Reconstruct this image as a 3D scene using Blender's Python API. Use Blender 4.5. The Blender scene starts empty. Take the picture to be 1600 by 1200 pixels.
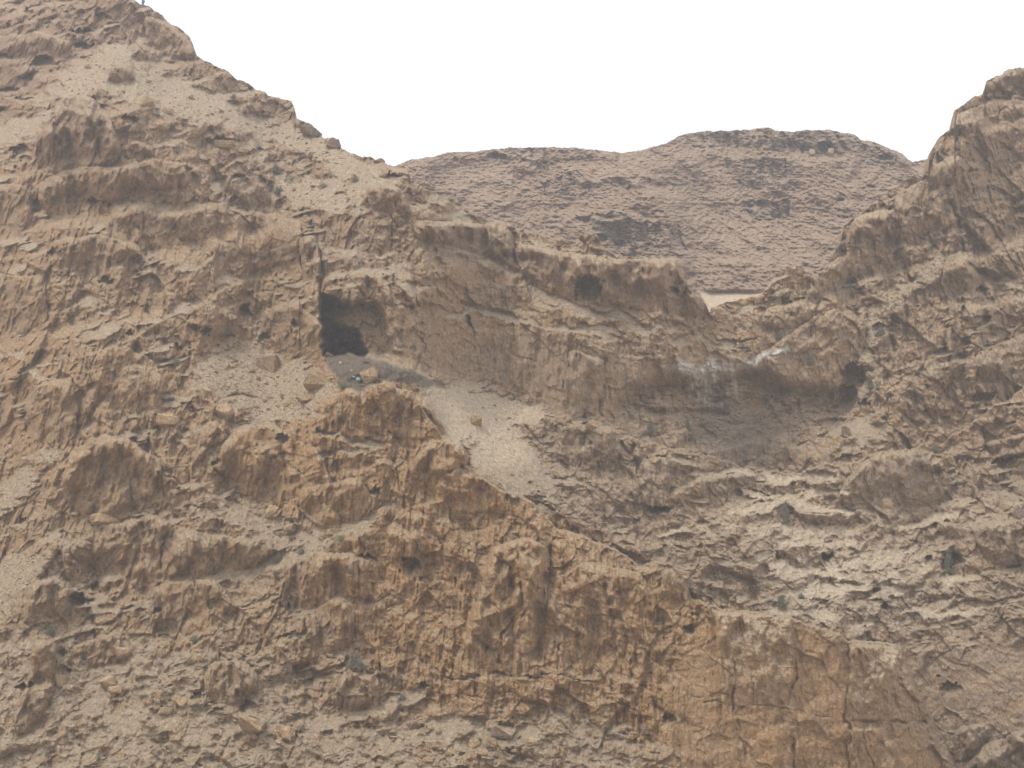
import bpy, math, random
import numpy as np
from mathutils import Vector, Matrix, Euler

random.seed(7)
SC = bpy.context.scene
COL = SC.collection

# ------------------------------------------------------------------ camera, sky, sun, exposure
PITCH = math.radians(18.0)
FPX = 2198.0                      # focal length in photograph pixels (1600 wide)
CAM = np.array([0.0, 0.0, 1.7])
cam_d = bpy.data.cameras.new('camera')
cam_d.sensor_width = 36.0
cam_d.lens = FPX / 1600.0 * 36.0
cam_d.clip_start = 0.5
cam_d.clip_end = 6000.0
cam = bpy.data.objects.new('camera', cam_d)
cam.location = CAM
cam.rotation_euler = (math.radians(90) + PITCH, 0, 0)
COL.objects.link(cam)
SC.camera = cam

SUN_EL, SUN_AZ = math.radians(56), math.radians(-128)   # azimuth from +Y (view direction), negative = left; behind the left shoulder
world = bpy.data.worlds.new('World')
SC.world = world
world.use_nodes = True
wn = world.node_tree.nodes; wl = world.node_tree.links
wn.clear()
sky = wn.new('ShaderNodeTexSky'); sky.sky_type = 'NISHITA'; sky.sun_disc = False
sky.sun_elevation = SUN_EL; sky.sun_rotation = SUN_AZ
sky.air_density = 1.0; sky.dust_density = 6.0; sky.ozone_density = 1.0
mixw = wn.new('ShaderNodeMix'); mixw.data_type = 'RGBA'
mixw.inputs[0].default_value = 0.78                     # thin overcast in front of the blue
mixw.inputs[7].default_value = (15.2, 15.6, 16.2, 1)
wl.new(sky.outputs[0], mixw.inputs[6])
bg = wn.new('ShaderNodeBackground'); bg.inputs[1].default_value = 0.092
wl.new(mixw.outputs[2], bg.inputs[0])
wo = wn.new('ShaderNodeOutputWorld'); wl.new(bg.outputs[0], wo.inputs[0])

sd = bpy.data.lights.new('sun', 'SUN'); sd.energy = 2.5; sd.angle = math.radians(9); sd.color = (1.0, 0.93, 0.83)
sun = bpy.data.objects.new('sun', sd)
sdir = Vector((math.sin(SUN_AZ) * math.cos(SUN_EL), math.cos(SUN_AZ) * math.cos(SUN_EL), math.sin(SUN_EL)))
sun.rotation_euler = sdir.to_track_quat('Z', 'Y').to_euler()
sun.location = (-60, -40, 120)
COL.objects.link(sun)
SC.view_settings.view_transform = 'Standard'
SC.view_settings.look = 'None'
SC.view_settings.exposure = 0.07
SC.view_settings.gamma = 1.0
SC.view_settings.use_curve_mapping = False
SC.cycles.max_bounces = 6
SC.cycles.diffuse_bounces = 3
SC.cycles.volume_bounces = 1

# ------------------------------------------------------------------ noise
_tab = {}
def _grad(seed):
    if seed not in _tab:
        a = np.random.RandomState(seed).rand(256, 256) * 2 * np.pi
        _tab[seed] = (np.cos(a).astype(np.float32), np.sin(a).astype(np.float32))
    return _tab[seed]
def perlin(x, y, seed=0):
    gx, gy = _grad(seed)
    xf = np.floor(x); yf = np.floor(y)
    xi = xf.astype(np.int32) & 255; yi = yf.astype(np.int32) & 255
    fx = (x - xf).astype(np.float32); fy = (y - yf).astype(np.float32)
    x1 = (xi + 1) & 255; y1 = (yi + 1) & 255
    u = fx * fx * (3 - 2 * fx); v = fy * fy * (3 - 2 * fy)
    a = gx[xi, yi] * fx + gy[xi, yi] * fy
    b = gx[x1, yi] * (fx - 1) + gy[x1, yi] * fy
    c = gx[xi, y1] * fx + gy[xi, y1] * (fy - 1)
    d = gx[x1, y1] * (fx - 1) + gy[x1, y1] * (fy - 1)
    return ((a + (b - a) * u) * (1 - v) + (c + (d - c) * u) * v) * 1.5
def fbm(x, y, seed, octs=4, gain=0.5):
    s = 0; a = 1.0
    for k in range(octs):
        s = s + a * perlin(x * 2 ** k, y * 2 ** k, seed + k); a *= gain
    return s
def worley(x, y, seed):
    """F1, F2 and a random value of the nearest cell"""
    if ('w', seed) not in _tab:
        r = np.random.RandomState(seed)
        _tab[('w', seed)] = (r.rand(256, 256).astype(np.float32), r.rand(256, 256).astype(np.float32), r.rand(256, 256).astype(np.float32))
    jx, jy, jv = _tab[('w', seed)]
    xf = np.floor(x); yf = np.floor(y)
    xi = xf.astype(np.int32); yi = yf.astype(np.int32)
    fx = (x - xf).astype(np.float32); fy = (y - yf).astype(np.float32)
    f1 = np.full(x.shape, 9, np.float32); f2 = f1.copy(); cv = np.zeros(x.shape, np.float32)
    for i in (-1, 0, 1):
        for j in (-1, 0, 1):
            a = (xi + i) & 255; b = (yi + j) & 255
            dx = i + jx[a, b] - fx; dy = j + jy[a, b] - fy
            d = dx * dx + dy * dy
            m = d < f1
            f2 = np.where(m, f1, np.minimum(f2, d))
            cv = np.where(m, jv[a, b], cv)
            f1 = np.where(m, d, f1)
    return np.sqrt(f1), np.sqrt(f2), cv

def facets(x, y, seed, tx=.9, ty=.9, bias=.35, soft=.11):
    """angular blocks: every cell is a flat face of its own tilt; bias leans the top of each face back"""
    if ('f', seed) not in _tab:
        r = np.random.RandomState(seed + 900)
        _tab[('f', seed)] = ((r.rand(256, 256).astype(np.float32) - .5) * 2 * tx, (r.rand(256, 256).astype(np.float32) - .5) * 2 * ty + bias)
        r = np.random.RandomState(seed)
        _tab[('w', seed)] = (r.rand(256, 256).astype(np.float32), r.rand(256, 256).astype(np.float32), r.rand(256, 256).astype(np.float32))
    jx, jy, jv = _tab[('w', seed)]; gx_, gy_ = _tab[('f', seed)]
    xf = np.floor(x); yf = np.floor(y); xi = xf.astype(np.int32); yi = yf.astype(np.int32)
    fx = (x - xf).astype(np.float32); fy = (y - yf).astype(np.float32)
    f1 = np.full(x.shape, 9, np.float32); f2 = f1.copy(); out = np.zeros(x.shape, np.float32)
    for i in (-1, 0, 1):
        for j in (-1, 0, 1):
            a = (xi + i) & 255; b = (yi + j) & 255
            dx = i + jx[a, b] - fx; dy = j + jy[a, b] - fy
            d = dx * dx + dy * dy
            m = d < f1
            f2 = np.where(m, f1, np.minimum(f2, d))
            out = np.where(m, jv[a, b] - .5 - gx_[a, b] * dx - gy_[a, b] * dy, out)
            f1 = np.where(m, d, f1)
    e = np.sqrt(f2) - np.sqrt(f1)
    q = np.clip(e / soft, 0, 1)
    return out * q * q * (3 - 2 * q), e

# ------------------------------------------------------------------ image raster: the slope laid out in image pixels, seen from the camera
STEP = 4.0 / 3.0
PX = np.arange(-110, 1711, STEP).astype(np.float32)
PY = np.arange(-70, 1262, STEP).astype(np.float32)
NX, NY = len(PX), len(PY)
GX, GY = np.meshgrid(PX, PY)          # [row, col]
sP, cP = math.sin(PITCH), math.cos(PITCH)
def rays(px, py):
    u = (px - 800) / FPX; v = (600 - py) / FPX
    return u, cP - v * sP, sP + v * cP
DX, DY, DZ = rays(GX, GY)

# coordinates shaken by noise, so that nothing drawn has a ruled edge
WX = GX + 9 * fbm(GX / 60, GY / 60, 11, 5, 0.55)
WY = GY + 9 * fbm(GX / 60, GY / 60, 21, 5, 0.55)
QX = GX + 5 * fbm(GX / 11, GY / 11, 13, 3, 0.6)
QY = GY + 5 * fbm(GX / 11, GY / 11, 23, 3, 0.6)
BREAK = fbm(GX / 34, GY / 20, 27, 5, 0.62)

def blur(a, s):
    """three box blurs, s = sigma in photograph pixels"""
    r = max(1, int(round(s / STEP * 0.98)))
    for _ in range(3):
        for ax in (0, 1):
            p = np.pad(a, [(r + 1, r) if i == ax else (0, 0) for i in (0, 1)], mode='edge')
            c = np.cumsum(p, axis=ax, dtype=np.float64)
            n = a.shape[ax]
            if ax == 0: a = ((c[2 * r + 1:2 * r + 1 + n] - c[:n]) / (2 * r + 1)).astype(np.float32)
            else: a = ((c[:, 2 * r + 1:2 * r + 1 + n] - c[:, :n]) / (2 * r + 1)).astype(np.float32)
    return a
def blur1(a, s, ax):
    r = max(1, int(round(s / STEP * 0.98)))
    for _ in range(3):
        p = np.pad(a, [(r + 1, r) if i == ax else (0, 0) for i in (0, 1)], mode='edge')
        c = np.cumsum(p, axis=ax, dtype=np.float64); n = a.shape[ax]
        a = (((c[2 * r + 1:2 * r + 1 + n] - c[:n]) if ax == 0 else (c[:, 2 * r + 1:2 * r + 1 + n] - c[:, :n])) / (2 * r + 1)).astype(np.float32)
    return a
def settle(a, along=26, across=34):
    """keep the steps a column climbs, but share its overall distance with its neighbours"""
    low = blur1(a, along, 0)
    return a - low + blur1(low, across, 1)
def sl(pts, pad):
    xs = [p[0] for p in pts]; ys = [p[1] for p in pts]
    c0 = int(np.clip((min(xs) - pad - PX[0]) / STEP, 0, NX - 1)); c1 = int(np.clip((max(xs) + pad - PX[0]) / STEP + 1, 1, NX))
    r0 = int(np.clip((min(ys) - pad - PY[0]) / STEP, 0, NY - 1)); r1 = int(np.clip((max(ys) + pad - PY[0]) / STEP + 1, 1, NY))
    return slice(r0, max(r1, r0 + 2)), slice(c0, max(c1, c0 + 2))
def poly(pts, soft=0.0, warp=1.0):
    """0..1 mask of a polygon"""
    out = np.zeros((NY, NX), np.float32)
    S = sl(pts, 26 + 3.5 * soft)
    x = GX[S] + warp * (WX[S] - GX[S]); y = GY[S] + warp * (WY[S] - GY[S])
    inside = np.zeros(x.shape, bool)
    n = len(pts)
    for i in range(n):
        x0, y0 = pts[i][:2]; x1, y1 = pts[(i + 1) % n][:2]
        if y0 == y1: continue
        c = ((y0 > y) != (y1 > y)) & (x < (x1 - x0) * (y - y0) / (y1 - y0) + x0)
        inside ^= c
    m = inside.astype(np.float32)
    if soft: m = blur(m, soft)
    out[S] = m
    return out
def stroke(pts, width, warp=1.0, power=2.0):
    """soft stroke along a polyline; returns exp(-(d/w)^power)"""
    out = np.zeros((NY, NX), np.float32)
    S = sl(pts, width * 3 + 14)
    x = GX[S] + warp * (WX[S] - GX[S]); y = GY[S] + warp * (WY[S] - GY[S])
    best = np.full(x.shape, 1e9, np.float32)
    for i in range(len(pts) - 1):
        x0, y0 = pts[i][:2]; x1, y1 = pts[i + 1][:2]
        dx, dy = x1 - x0, y1 - y0
        t = np.clip(((x - x0) * dx + (y - y0) * dy) / (dx * dx + dy * dy + 1e-6), 0, 1)
        best = np.minimum(best, np.hypot(x - x0 - t * dx, y - y0 - t * dy))
    out[S] = np.exp(-(best / width) ** power)
    return out
def fill(target, mask, value):
    target += mask * (value - target)

# ------------------------------------------------------------------ what the slope is like, region by region
C = np.full((NY, NX), 0.34, np.float32)          # run over rise (cotangent of the slope angle)
ROUGH = np.ones((NY, NX), np.float32)
FLUTE = np.full((NY, NX), 0.55, np.float32)
SAND = np.zeros((NY, NX), np.float32)
ORANGE = np.full((NY, NX), 0.42, np.float32)
GREY = np.full((NY, NX), 0.45, np.float32)
PALE = np.zeros((NY, NX), np.float32)
DARK = np.zeros((NY, NX), np.float32)
CRINK = np.zeros((NY, NX), np.float32)

TOPLEFT = [(-120, -80), (240, -80), (300, 60), (330, 100), (250, 100), (170, 60), (120, 130), (0, 200), (-120, 200)]
BASIN = [(600, 480), (700, 480), (830, 500), (945, 545), (1010, 560), (1070, 560), (1180, 570), (1240, 520), (1340, 490), (1350, 640), (1290, 700), (1190, 740), (1100, 712), (960, 668), (870, 652), (760, 604), (640, 585), (610, 540)]
RIDGE = [(540, 598), (640, 606), (700, 684), (730, 730), (850, 800), (960, 858), (1060, 880), (1120, 950), (1240, 965), (1330, 1000), (1410, 1005), (1440, 1080), (1490, 1180), (1500, 1270), (1080, 1270), (1000, 1150), (840, 1110), (650, 1110), (560, 1000), (470, 900), (560, 830), (440, 800), (330, 740), (360, 680), (450, 640)]
SLAB = [(1110, 955), (1240, 968), (1325, 1000), (1410, 1008), (1435, 1080), (1480, 1170), (1500, 1270), (1060, 1270), (1040, 1140), (1060, 1020)]
GULLY = [(870, 655), (1000, 690), (1180, 735), (1290, 728), (1430, 705), (1500, 740), (1720, 800), (1720, 1010), (1440, 1010), (1240, 960), (1080, 930), (990, 870), (860, 800), (800, 740)]
RCLIFF = [(1190, 470), (1300, 420), (1320, 340), (1450, 260), (1500, 150), (1720, 60), (1720, 620), (1600, 610), (1480, 690), (1420, 700), (1350, 640), (1340, 500), (1200, 520)]
LEFTM = [(-120, 180), (60, 170), (250, 200), (430, 330), (490, 430), (500, 570), (400, 640), (300, 760), (-120, 900)]
LOWERR = [(1400, 1000), (1720, 990), (1720, 1270), (1490, 1270), (1430, 1090)]

for p, c, rough, flute, orange, grey, soft in (
        (TOPLEFT, .50, 1.1, .3, .50, .25, 20),
        (LEFTM, .34, .9, .85, .62, .40, 30),
        (BASIN, .10, .45, .85, .25, .50, 12),
        (RIDGE, .20, .9, 1.0, .95, .34, 10),
        (SLAB, .08, .30, .60, .55, .20, 16),
        (GULLY, .46, .85, .5, .05, .58, 12),
        (RCLIFF, .16, 1.05, 1.15, .30, .52, 14),
        (LOWERR, .30, .45, .3, .12, .75, 14)):
    m = poly(p, soft)
    fill(C, m, c); fill(ROUGH, m, rough); fill(FLUTE, m, flute); fill(ORANGE, m, orange); fill(GREY, m, grey)
m = poly([(1020, 740), (1200, 735), (1320, 745), (1480, 800), (1500, 860), (1520, 960), (1400, 985), (1240, 955), (1100, 930), (1060, 870), (1020, 850)], 14)
fill(CRINK, m, 1.0); fill(C, m, .55)
fill(CRINK, poly([(1150, 540), (1240, 520), (1310, 480), (1250, 470), (1180, 480), (1120, 520)], 12), .5)
# smooth wall faces
for p, r in (([(860, 545), (940, 560), (945, 650), (870, 640), (820, 600)], .2),
             ([(1060, 600), (1300, 600), (1300, 690), (1190, 720), (1080, 690)], .35),
             ([(1480, 1020), (1720, 1000), (1720, 1150), (1500, 1130), (1440, 1060)], .3),
             ([(1340, 715), (1440, 710), (1480, 770), (1470, 800), (1330, 795)], .3),
             ([(640, 345), (760, 345), (800, 420), (720, 400)], .4),
             ([(830, 400), (900, 400), (1060, 410), (1075, 480), (960, 480), (850, 450)], .45)):
    fill(ROUGH, poly(p, 6), r)

# sand and scree: polygons that lie back at the angle of repose
def sand(pts, c=1.05, strength=1.0, soft=4, rough=.10):
    m = poly(pts, soft + 5) * strength
    m = np.clip((m - .5) * 2.4 + .5 + BREAK * 1.25, 0, 1) * np.clip(m * 5, 0, 1)
    fill(C, m, c); fill(ROUGH, m, rough); fill(FLUTE, m, 0)
    np.maximum(SAND, m, out=SAND)
def sandline(pts, width, c=1.05, strength=1.0):
    m = stroke(pts, width * 1.3) * strength
    m = np.clip((m - .45) * 2.2 + .5 + BREAK * 1.1, 0, 1) * np.clip(m * 3, 0, 1)
    fill(C, m, c); fill(ROUGH, m, .15); fill(FLUTE, m, .1)
    np.maximum(SAND, m, out=SAND)
sand([(150, 66), (180, 60), (205, 92), (240, 108), (290, 128), (330, 150), (400, 172), (450, 192), (505, 220), (560, 248), (604, 262), (632, 284), (600, 300), (560, 288), (520, 262), (480, 238), (430, 220), (380, 212), (330, 196), (290, 185), (225, 160), (170, 148), (118, 150), (50, 175), (40, 160), (90, 118), (128, 92)], .98)
sand([(-120, 190), (20, 190), (80, 165), (86, 192), (60, 215), (30, 228), (-120, 232)], .95, .8)
sand([(-120, 232), (20, 240), (52, 262), (0, 262), (-120, 258)], .95)
sand([(430, 262), (470, 268), (540, 285), (620, 300), (650, 305), (600, 318), (585, 330), (520, 338), (470, 340), (440, 320), (425, 290)], 1.0, .9)
sand([(640, 300), (700, 315), (740, 336), (700, 330), (650, 318)], 1.0, .8)
sand([(690, 338), (730, 332), (765, 343), (760, 347), (640, 345), (655, 340)], 1.1)
sand([(800, 352), (840, 366), (890, 376), (905, 392), (960, 400), (930, 408), (870, 396), (820, 380), (795, 362)], 1.0, .9)
sandline([(832, 462), (880, 476), (920, 486), (980, 500), (1010, 512)], 6)
sandline([(500, 385), (540, 392), (580, 398), (640, 398)], 5, 1.0, .8)
sandline([(520, 430), (560, 425), (620, 425), (660, 436), (700, 440)], 5, 1.0, .8)
sandline([(700, 490), (740, 486), (800, 492), (850, 505), (920, 520), (960, 528)], 4, 1.0, .8)
sand([(950, 520), (1040, 520), (1080, 528), (1150, 545), (1190, 548), (1190, 560), (1090, 556), (1040, 545), (980, 540)], .9, .6, 8, .3)
sand([(290, 572), (330, 552), (380, 545), (402, 528), (445, 560), (505, 588), (545, 602), (520, 622), (480, 645), (430, 662), (395, 690), (352, 712), (345, 672), (395, 640), (345, 632), (300, 600)], 1.0)
sand([(640, 588), (700, 600), (760, 606), (800, 618), (868, 650), (835, 662), (800, 668), (835, 690), (846, 722), (880, 760), (845, 778), (790, 768), (742, 742), (732, 704), (700, 684), (684, 655), (655, 618)], 1.05, 1, 3, .07)
sand([(745, 745), (800, 740), (900, 775), (880, 790), (940, 800), (900, 815), (850, 800)], .9, .6, 8, .3)
sandline([(600, 792), (560, 822), (500, 838), (455, 868), (400, 888), (335, 905), (280, 918), (230, 945)], 8, 1.05)
sand([(330, 790), (370, 782), (405, 790), (440, 812), (500, 836), (520, 845), (440, 872), (420, 850), (400, 830), (350, 818)], 1.0)
sand([(-120, 790), (0, 778), (20, 742), (60, 705), (92, 694), (96, 712), (60, 730), (30, 772), (0, 806), (-120, 850)], 1.0)
sand([(-120, 900), (0, 890), (60, 858), (78, 866), (45, 915), (30, 950), (0, 975), (-120, 990)], 1.0)
sandline([(100, 930), (150, 935), (220, 945)], 4, 1.0, .6)
sandline([(-30, 540), (30, 548), (60, 590), (110, 600)], 4, 1.0, .5)
sand([(-120, 1005), (40, 985), (90, 1000), (200, 1012), (300, 998), (400, 1022), (450, 1075), (500, 1118), (560, 1128), (640, 1112), (700, 1125), (820, 1116), (900, 1104), (965, 1124), (1030, 1160), (1070, 1270), (-120, 1270)], .74, .62, 10, .62)
sand([(120, 1060), (170, 1078), (200, 1082), (260, 1100), (330, 1110), (420, 1130), (480, 1150), (440, 1170), (300, 1160), (200, 1150), (120, 1110)], .95, .8, 8, .3)
sand([(600, 1135), (680, 1120), (800, 1120), (840, 1135), (900, 1180), (760, 1170), (640, 1165)], 1.05, 1, 6, .18)
sandline([(480, 1130), (560, 1120), (640, 1090), (660, 1078)], 7, 1.0, .8)
sand([(1276, 655), (1340, 640), (1400, 660), (1395, 685), (1320, 690), (1280, 680)], .9, .8)
sand([(1346, 480), (1372, 462), (1420, 430), (1462, 395), (1480, 385), (1500, 420), (1440, 440), (1405, 470), (1388, 515), (1372, 570), (1362, 632), (1346, 635), (1350, 560), (1345, 520)], .85, .85, 5, .3)
sand([(1560, 446), (1600, 438), (1720, 430), (1720, 462), (1600, 470)], .95, .8)
sandline([(1420, 575), (1450, 558), (1480, 545)], 3, 1.0, .6)
sandline([(1500, 735), (1530, 765), (1600, 782), (1710, 792)], 4, 1.0, .7)
sandline([(1200, 780), (1240, 795), (1290, 800), (1330, 800)], 4, 1.0, .9)
sandline([(260, 620), (330, 610), (400, 618), (450, 640)], 4, 1.0, .6)
sandline([(430, 718), (500, 712), (560, 700), (600, 690)], 4, 1.0, .8)
sandline([(500, 675), (545, 690), (600, 688)], 3, 1.0, .8)
sandline([(700, 1058), (760, 1056), (830, 1062)], 2, .9, .3)

OUTCROPS = [
 ([(82, 162), (92, 150), (100, 168), (112, 172), (120, 156), (132, 150), (142, 152), (152, 168), (172, 188), (186, 228), (188, 250), (150, 262), (110, 266), (60, 258), (52, 236), (60, 214), (78, 200), (86, 188)], 4.5, 12),
 ([(104, 268), (150, 254), (190, 262), (240, 246), (285, 256), (300, 290), (262, 300), (210, 292), (180, 320), (130, 300), (60, 330), (62, 292)], 2.5, 9),
 ([(168, 108), (180, 98), (206, 104), (208, 128), (190, 134), (168, 128)], 2.0, 7),
 ([(170, 318), (200, 315), (240, 318), (255, 330), (230, 348), (200, 352), (172, 345)], 1.8, 8),
 ([(575, 292), (612, 288), (632, 298), (640, 318), (636, 334), (600, 332), (566, 318)], 2.6, 7),
 ([(640, 348), (700, 346), (740, 348), (790, 348), (800, 372), (806, 410), (830, 430), (800, 424), (770, 404), (740, 398), (700, 384), (650, 372)], 3.0, 8),
 ([(800, 384), (840, 388), (900, 398), (960, 404), (1040, 406), (1066, 410), (1074, 448), (1104, 474), (1108, 496), (1050, 490), (990, 484), (960, 480), (900, 470), (850, 452), (826, 436)], 3.4, 9),
 ([(648, 452), (690, 446), (704, 462), (700, 482), (660, 486), (648, 470)], 1.2, 6),
 ([(470, 372), (490, 366), (502, 400), (500, 458), (503, 500), (506, 574), (470, 572), (452, 540), (456, 486), (474, 450)], 2.6, 7),
 ([(505, 430), (560, 424), (606, 438), (608, 474), (560, 472), (520, 470), (502, 462)], 1.6, 6),
 ([(412, 486), (440, 474), (470, 480), (500, 500), (502, 568), (430, 545), (408, 520)], 1.4, 8),
 ([(300, 476), (340, 478), (376, 500), (372, 526), (320, 524), (290, 510)], 1.0, 8),
 ([(886, 545), (905, 548), (945, 562), (945, 600), (940, 650), (888, 648), (880, 600)], 1.6, 6),
 ([(1180, 560), (1240, 520), (1290, 490), (1330, 484), (1350, 510), (1350, 540), (1330, 580), (1310, 640), (1260, 640), (1190, 620), (1178, 590)], 1.3, 10),
 ([(1352, 722), (1380, 707), (1440, 703), (1474, 716), (1492, 760), (1466, 792), (1380, 792), (1340, 790), (1300, 800), (1320, 752)], 1.8, 8),
 ([(1040, 770), (1100, 745), (1180, 742), (1180, 760), (1050, 790)], 1.0, 7),
 ([(1452, 820), (1470, 812), (1520, 822), (1600, 812), (1720, 820), (1720, 900), (1600, 884), (1560, 888), (1500, 850)], 1.6, 8),
 ([(1120, 955), (1238, 965), (1236, 1060), (1230, 1105), (1180, 1100), (1150, 1098), (1120, 1080)], 1.0, 5),
 ([(1330, 1004), (1408, 1008), (1425, 1060), (1450, 1120), (1440, 1132), (1328, 1128), (1324, 1060)], 1.0, 5),
 ([(1325, 1140), (1380, 1136), (1400, 1180), (1410, 1270), (1330, 1270)], .7, 5),
 ([(365, 668), (420, 660), (450, 680), (500, 700), (520, 760), (480, 800), (430, 780), (380, 760), (340, 740), (350, 700)], 1.6, 10),
 ([(115, 700), (160, 680), (210, 690), (250, 720), (250, 770), (170, 810), (110, 800), (95, 760)], 2.4, 11),
 ([(540, 606), (600, 600), (650, 616), (690, 650), (700, 680), (650, 690), (560, 670), (500, 640)], 1.6, 10),
 ([(670, 690), (716, 684), (730, 720), (724, 740), (660, 760), (640, 730)], 2.0, 9),
 ([(690, 740), (740, 728), (790, 770), (800, 800), (700, 800), (680, 780)], 1.4, 8),
 ([(770, 856), (820, 840), (860, 850), (850, 960), (830, 1060), (740, 1056), (720, 1000), (760, 900)], 2.2, 12),
 ([(446, 870), (500, 860), (560, 870), (560, 920), (520, 960), (440, 950)], 2.0, 9),
 ([(20, 920), (60, 905), (110, 912), (118, 935), (100, 975), (60, 985), (20, 960)], 1.8, 9),
 ([(240, 920), (330, 900), (350, 920), (370, 950), (320, 990), (230, 985)], 1.4, 9),
 ([(476, 962), (530, 926), (556, 940), (550, 1010), (500, 1030), (478, 1000)], 1.4, 8),
 ([(330, 1040), (380, 1030), (402, 1052), (398, 1080), (380, 1110), (330, 1096), (318, 1060)], 1.8, 9),
 ([(540, 1045), (590, 1055), (596, 1100), (560, 1112), (520, 1100)], 1.6, 8),
 ([(55, 1000), (85, 1000), (90, 1060), (70, 1130), (30, 1160), (20, 1120), (45, 1060)], 2.0, 8),
 ([(1500, 1210), (1540, 1165), (1600, 1135), (1720, 1120), (1720, 1270), (1500, 1270)], 2.6, 9),
 ([(1486, 1160), (1500, 1134), (1560, 1130), (1545, 1160), (1500, 1200), (1484, 1190)], 1.6, 7),
 ([(1270, 430), (1320, 400), (1330, 350), (1385, 320), (1395, 360), (1385, 400), (1320, 440), (1290, 470), (1260, 480)], 1.8, 10),
 ([(1480, 400), (1510, 385), (1530, 420), (1520, 450), (1480, 470), (1470, 440)], 2.0, 9),
 ([(1400, 300), (1450, 280), (1470, 230), (1500, 170), (1530, 180), (1500, 300), (1460, 360), (1400, 380)], 2.0, 14),
 ([(-40, 285), (40, 290), (52, 330), (40, 370), (-40, 372)], 1.6, 8), ([(60, 300), (70, 285), (105, 285), (110, 330), (90, 342), (65, 336)], 1.2, 6),
 ([(75, 385), (110, 372), (150, 366), (222, 385), (226, 408), (205, 430), (150, 434), (110, 424), (90, 405)], 1.5, 7), ([(-40, 425), (70, 430), (72, 500), (50, 524), (-40, 512)], 1.8, 9),
 ([(348, 278), (400, 278), (424, 305), (420, 324), (360, 320)], 1.4, 7), ([(188, 236), (212, 222), (240, 232), (238, 250), (200, 256)], 1.2, 5),
 ([(270, 330), (330, 318), (420, 335), (472, 350), (478, 400), (400, 424), (330, 400), (280, 370)], 1.4, 10), ([(130, 560), (180, 540), (232, 560), (262, 600), (252, 640), (200, 652), (150, 612)], 1.6, 9),
 ([(40, 640), (62, 600), (110, 590), (126, 640), (110, 692), (60, 690)], 2.0, 9), ([(298, 662), (340, 655), (362, 680), (340, 702), (300, 692)], 1.2, 6),
 ([(100, 862), (150, 820), (250, 808), (300, 828), (420, 850), (432, 866), (380, 890), (300, 902), (250, 908), (160, 892)], 2.2, 9), ([(395, 700), (440, 694), (446, 760), (420, 790), (395, 772)], 1.0, 6),
 ([(470, 765), (560, 748), (582, 780), (560, 816), (500, 822), (470, 800)], 1.3, 8), ([(486, 795), (504, 784), (530, 800), (532, 832), (500, 838)], 1.0, 5),
 ([(600, 840), (620, 800), (700, 778), (722, 850), (700, 882), (640, 872)], 1.3, 10), ([(850, 905), (930, 880), (1000, 895), (1032, 940), (1000, 1000), (900, 1042), (850, 1000)], 1.2, 12),
 ([(1030, 930), (1038, 888), (1060, 880), (1070, 915), (1052, 952)], 1.2, 7), ([(872, 700), (880, 664), (960, 670), (972, 700), (960, 742), (900, 752)], 1.4, 9), ([(985, 770), (1000, 720), (1042, 714), (1048, 792), (1000, 802)], 1.2, 7),
 ([(1236, 796), (1290, 796), (1342, 804), (1332, 820), (1244, 818)], 1.0, 4), ([(1540, 132), (1560, 120), (1600, 108), (1740, 80), (1740, 140), (1540, 146)], 1.2, 6),
 ([(1500, 175), (1560, 158), (1622, 160), (1622, 240), (1560, 262), (1500, 250)], 1.8, 9), ([(1440, 320), (1452, 270), (1500, 240), (1522, 300), (1480, 342)], 1.6, 9), ([(1320, 370), (1340, 340), (1402, 320), (1402, 380), (1340, 392)], 1.4, 8),
 ([(1190, 510), (1200, 480), (1260, 468), (1272, 500), (1230, 522)], 1.2, 7), ([(1520, 552), (1600, 520), (1740, 500), (1740, 600), (1600, 602), (1532, 600)], 1.6, 9), ([(1540, 692), (1600, 680), (1740, 690), (1740, 732), (1560, 727)], 1.4, 6),
 ([(-40, 60), (60, 50), (112, 70), (90, 97), (-40, 86)], 1.5, 7), ([(-40, 100), (50, 95), (46, 132), (-40, 142)], 1.5, 7), ([(218, 22), (262, 38), (302, 70), (306, 96), (270, 92), (230, 62)], 1.6, 6),
 ([(500, 397), (540, 400), (562, 396), (566, 420), (505, 426)], .8, 5), ([(560, 342), (612, 350), (602, 402), (560, 396)], 1.0, 6), ([(642, 382), (700, 402), (760, 410), (822, 430), (832, 482), (760, 482), (700, 470), (645, 440)], 1.4, 9),
 ([(108, 1040), (112, 1006), (130, 1000), (180, 990), (192, 1030), (150, 1047)], 1.2, 6), ([(1060, 580), (1140, 575), (1180, 600), (1150, 650), (1080, 640)], .6, 10),
]

OCM = np.zeros((NY, NX), np.float32)
for k, (pts, amp, edge) in enumerate(OUTCROPS):
    if k in (8, 9, 17, 18, 19): continue
    OCM = np.maximum(OCM, poly(pts, 2, .6))
C += OCM * (.12 - C) * .85; ROUGH += OCM * (np.minimum(ROUGH, .62) - ROUGH) * .8; FLUTE += OCM * (.85 - FLUTE) * .8; SAND *= 1 - .85 * OCM; GREY += OCM * .12

# small dusty pockets on the ledges everywhere on the broken ground
pk = fbm(GX / 62 + 3, (GY + .22 * GX * np.where(GX > 1150, 1, np.where(GX < 620, 1, -.7))) / 17, 151, 4, .55)
ok = np.clip(1 - poly(BASIN, 8) - poly(SLAB, 6) - .75 * poly(RIDGE, 6) - .6 * poly(RCLIFF, 10), 0, 1)
pk = np.clip((pk - .38) * 5, 0, 1) * ok * (1 - .9 * OCM) * np.clip((ROUGH - .2) * 3, 0, 1)
fill(C, pk, 1.0); fill(ROUGH, pk, .3); fill(FLUTE, pk, .05); np.maximum(SAND, pk * .9, out=SAND)

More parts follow.
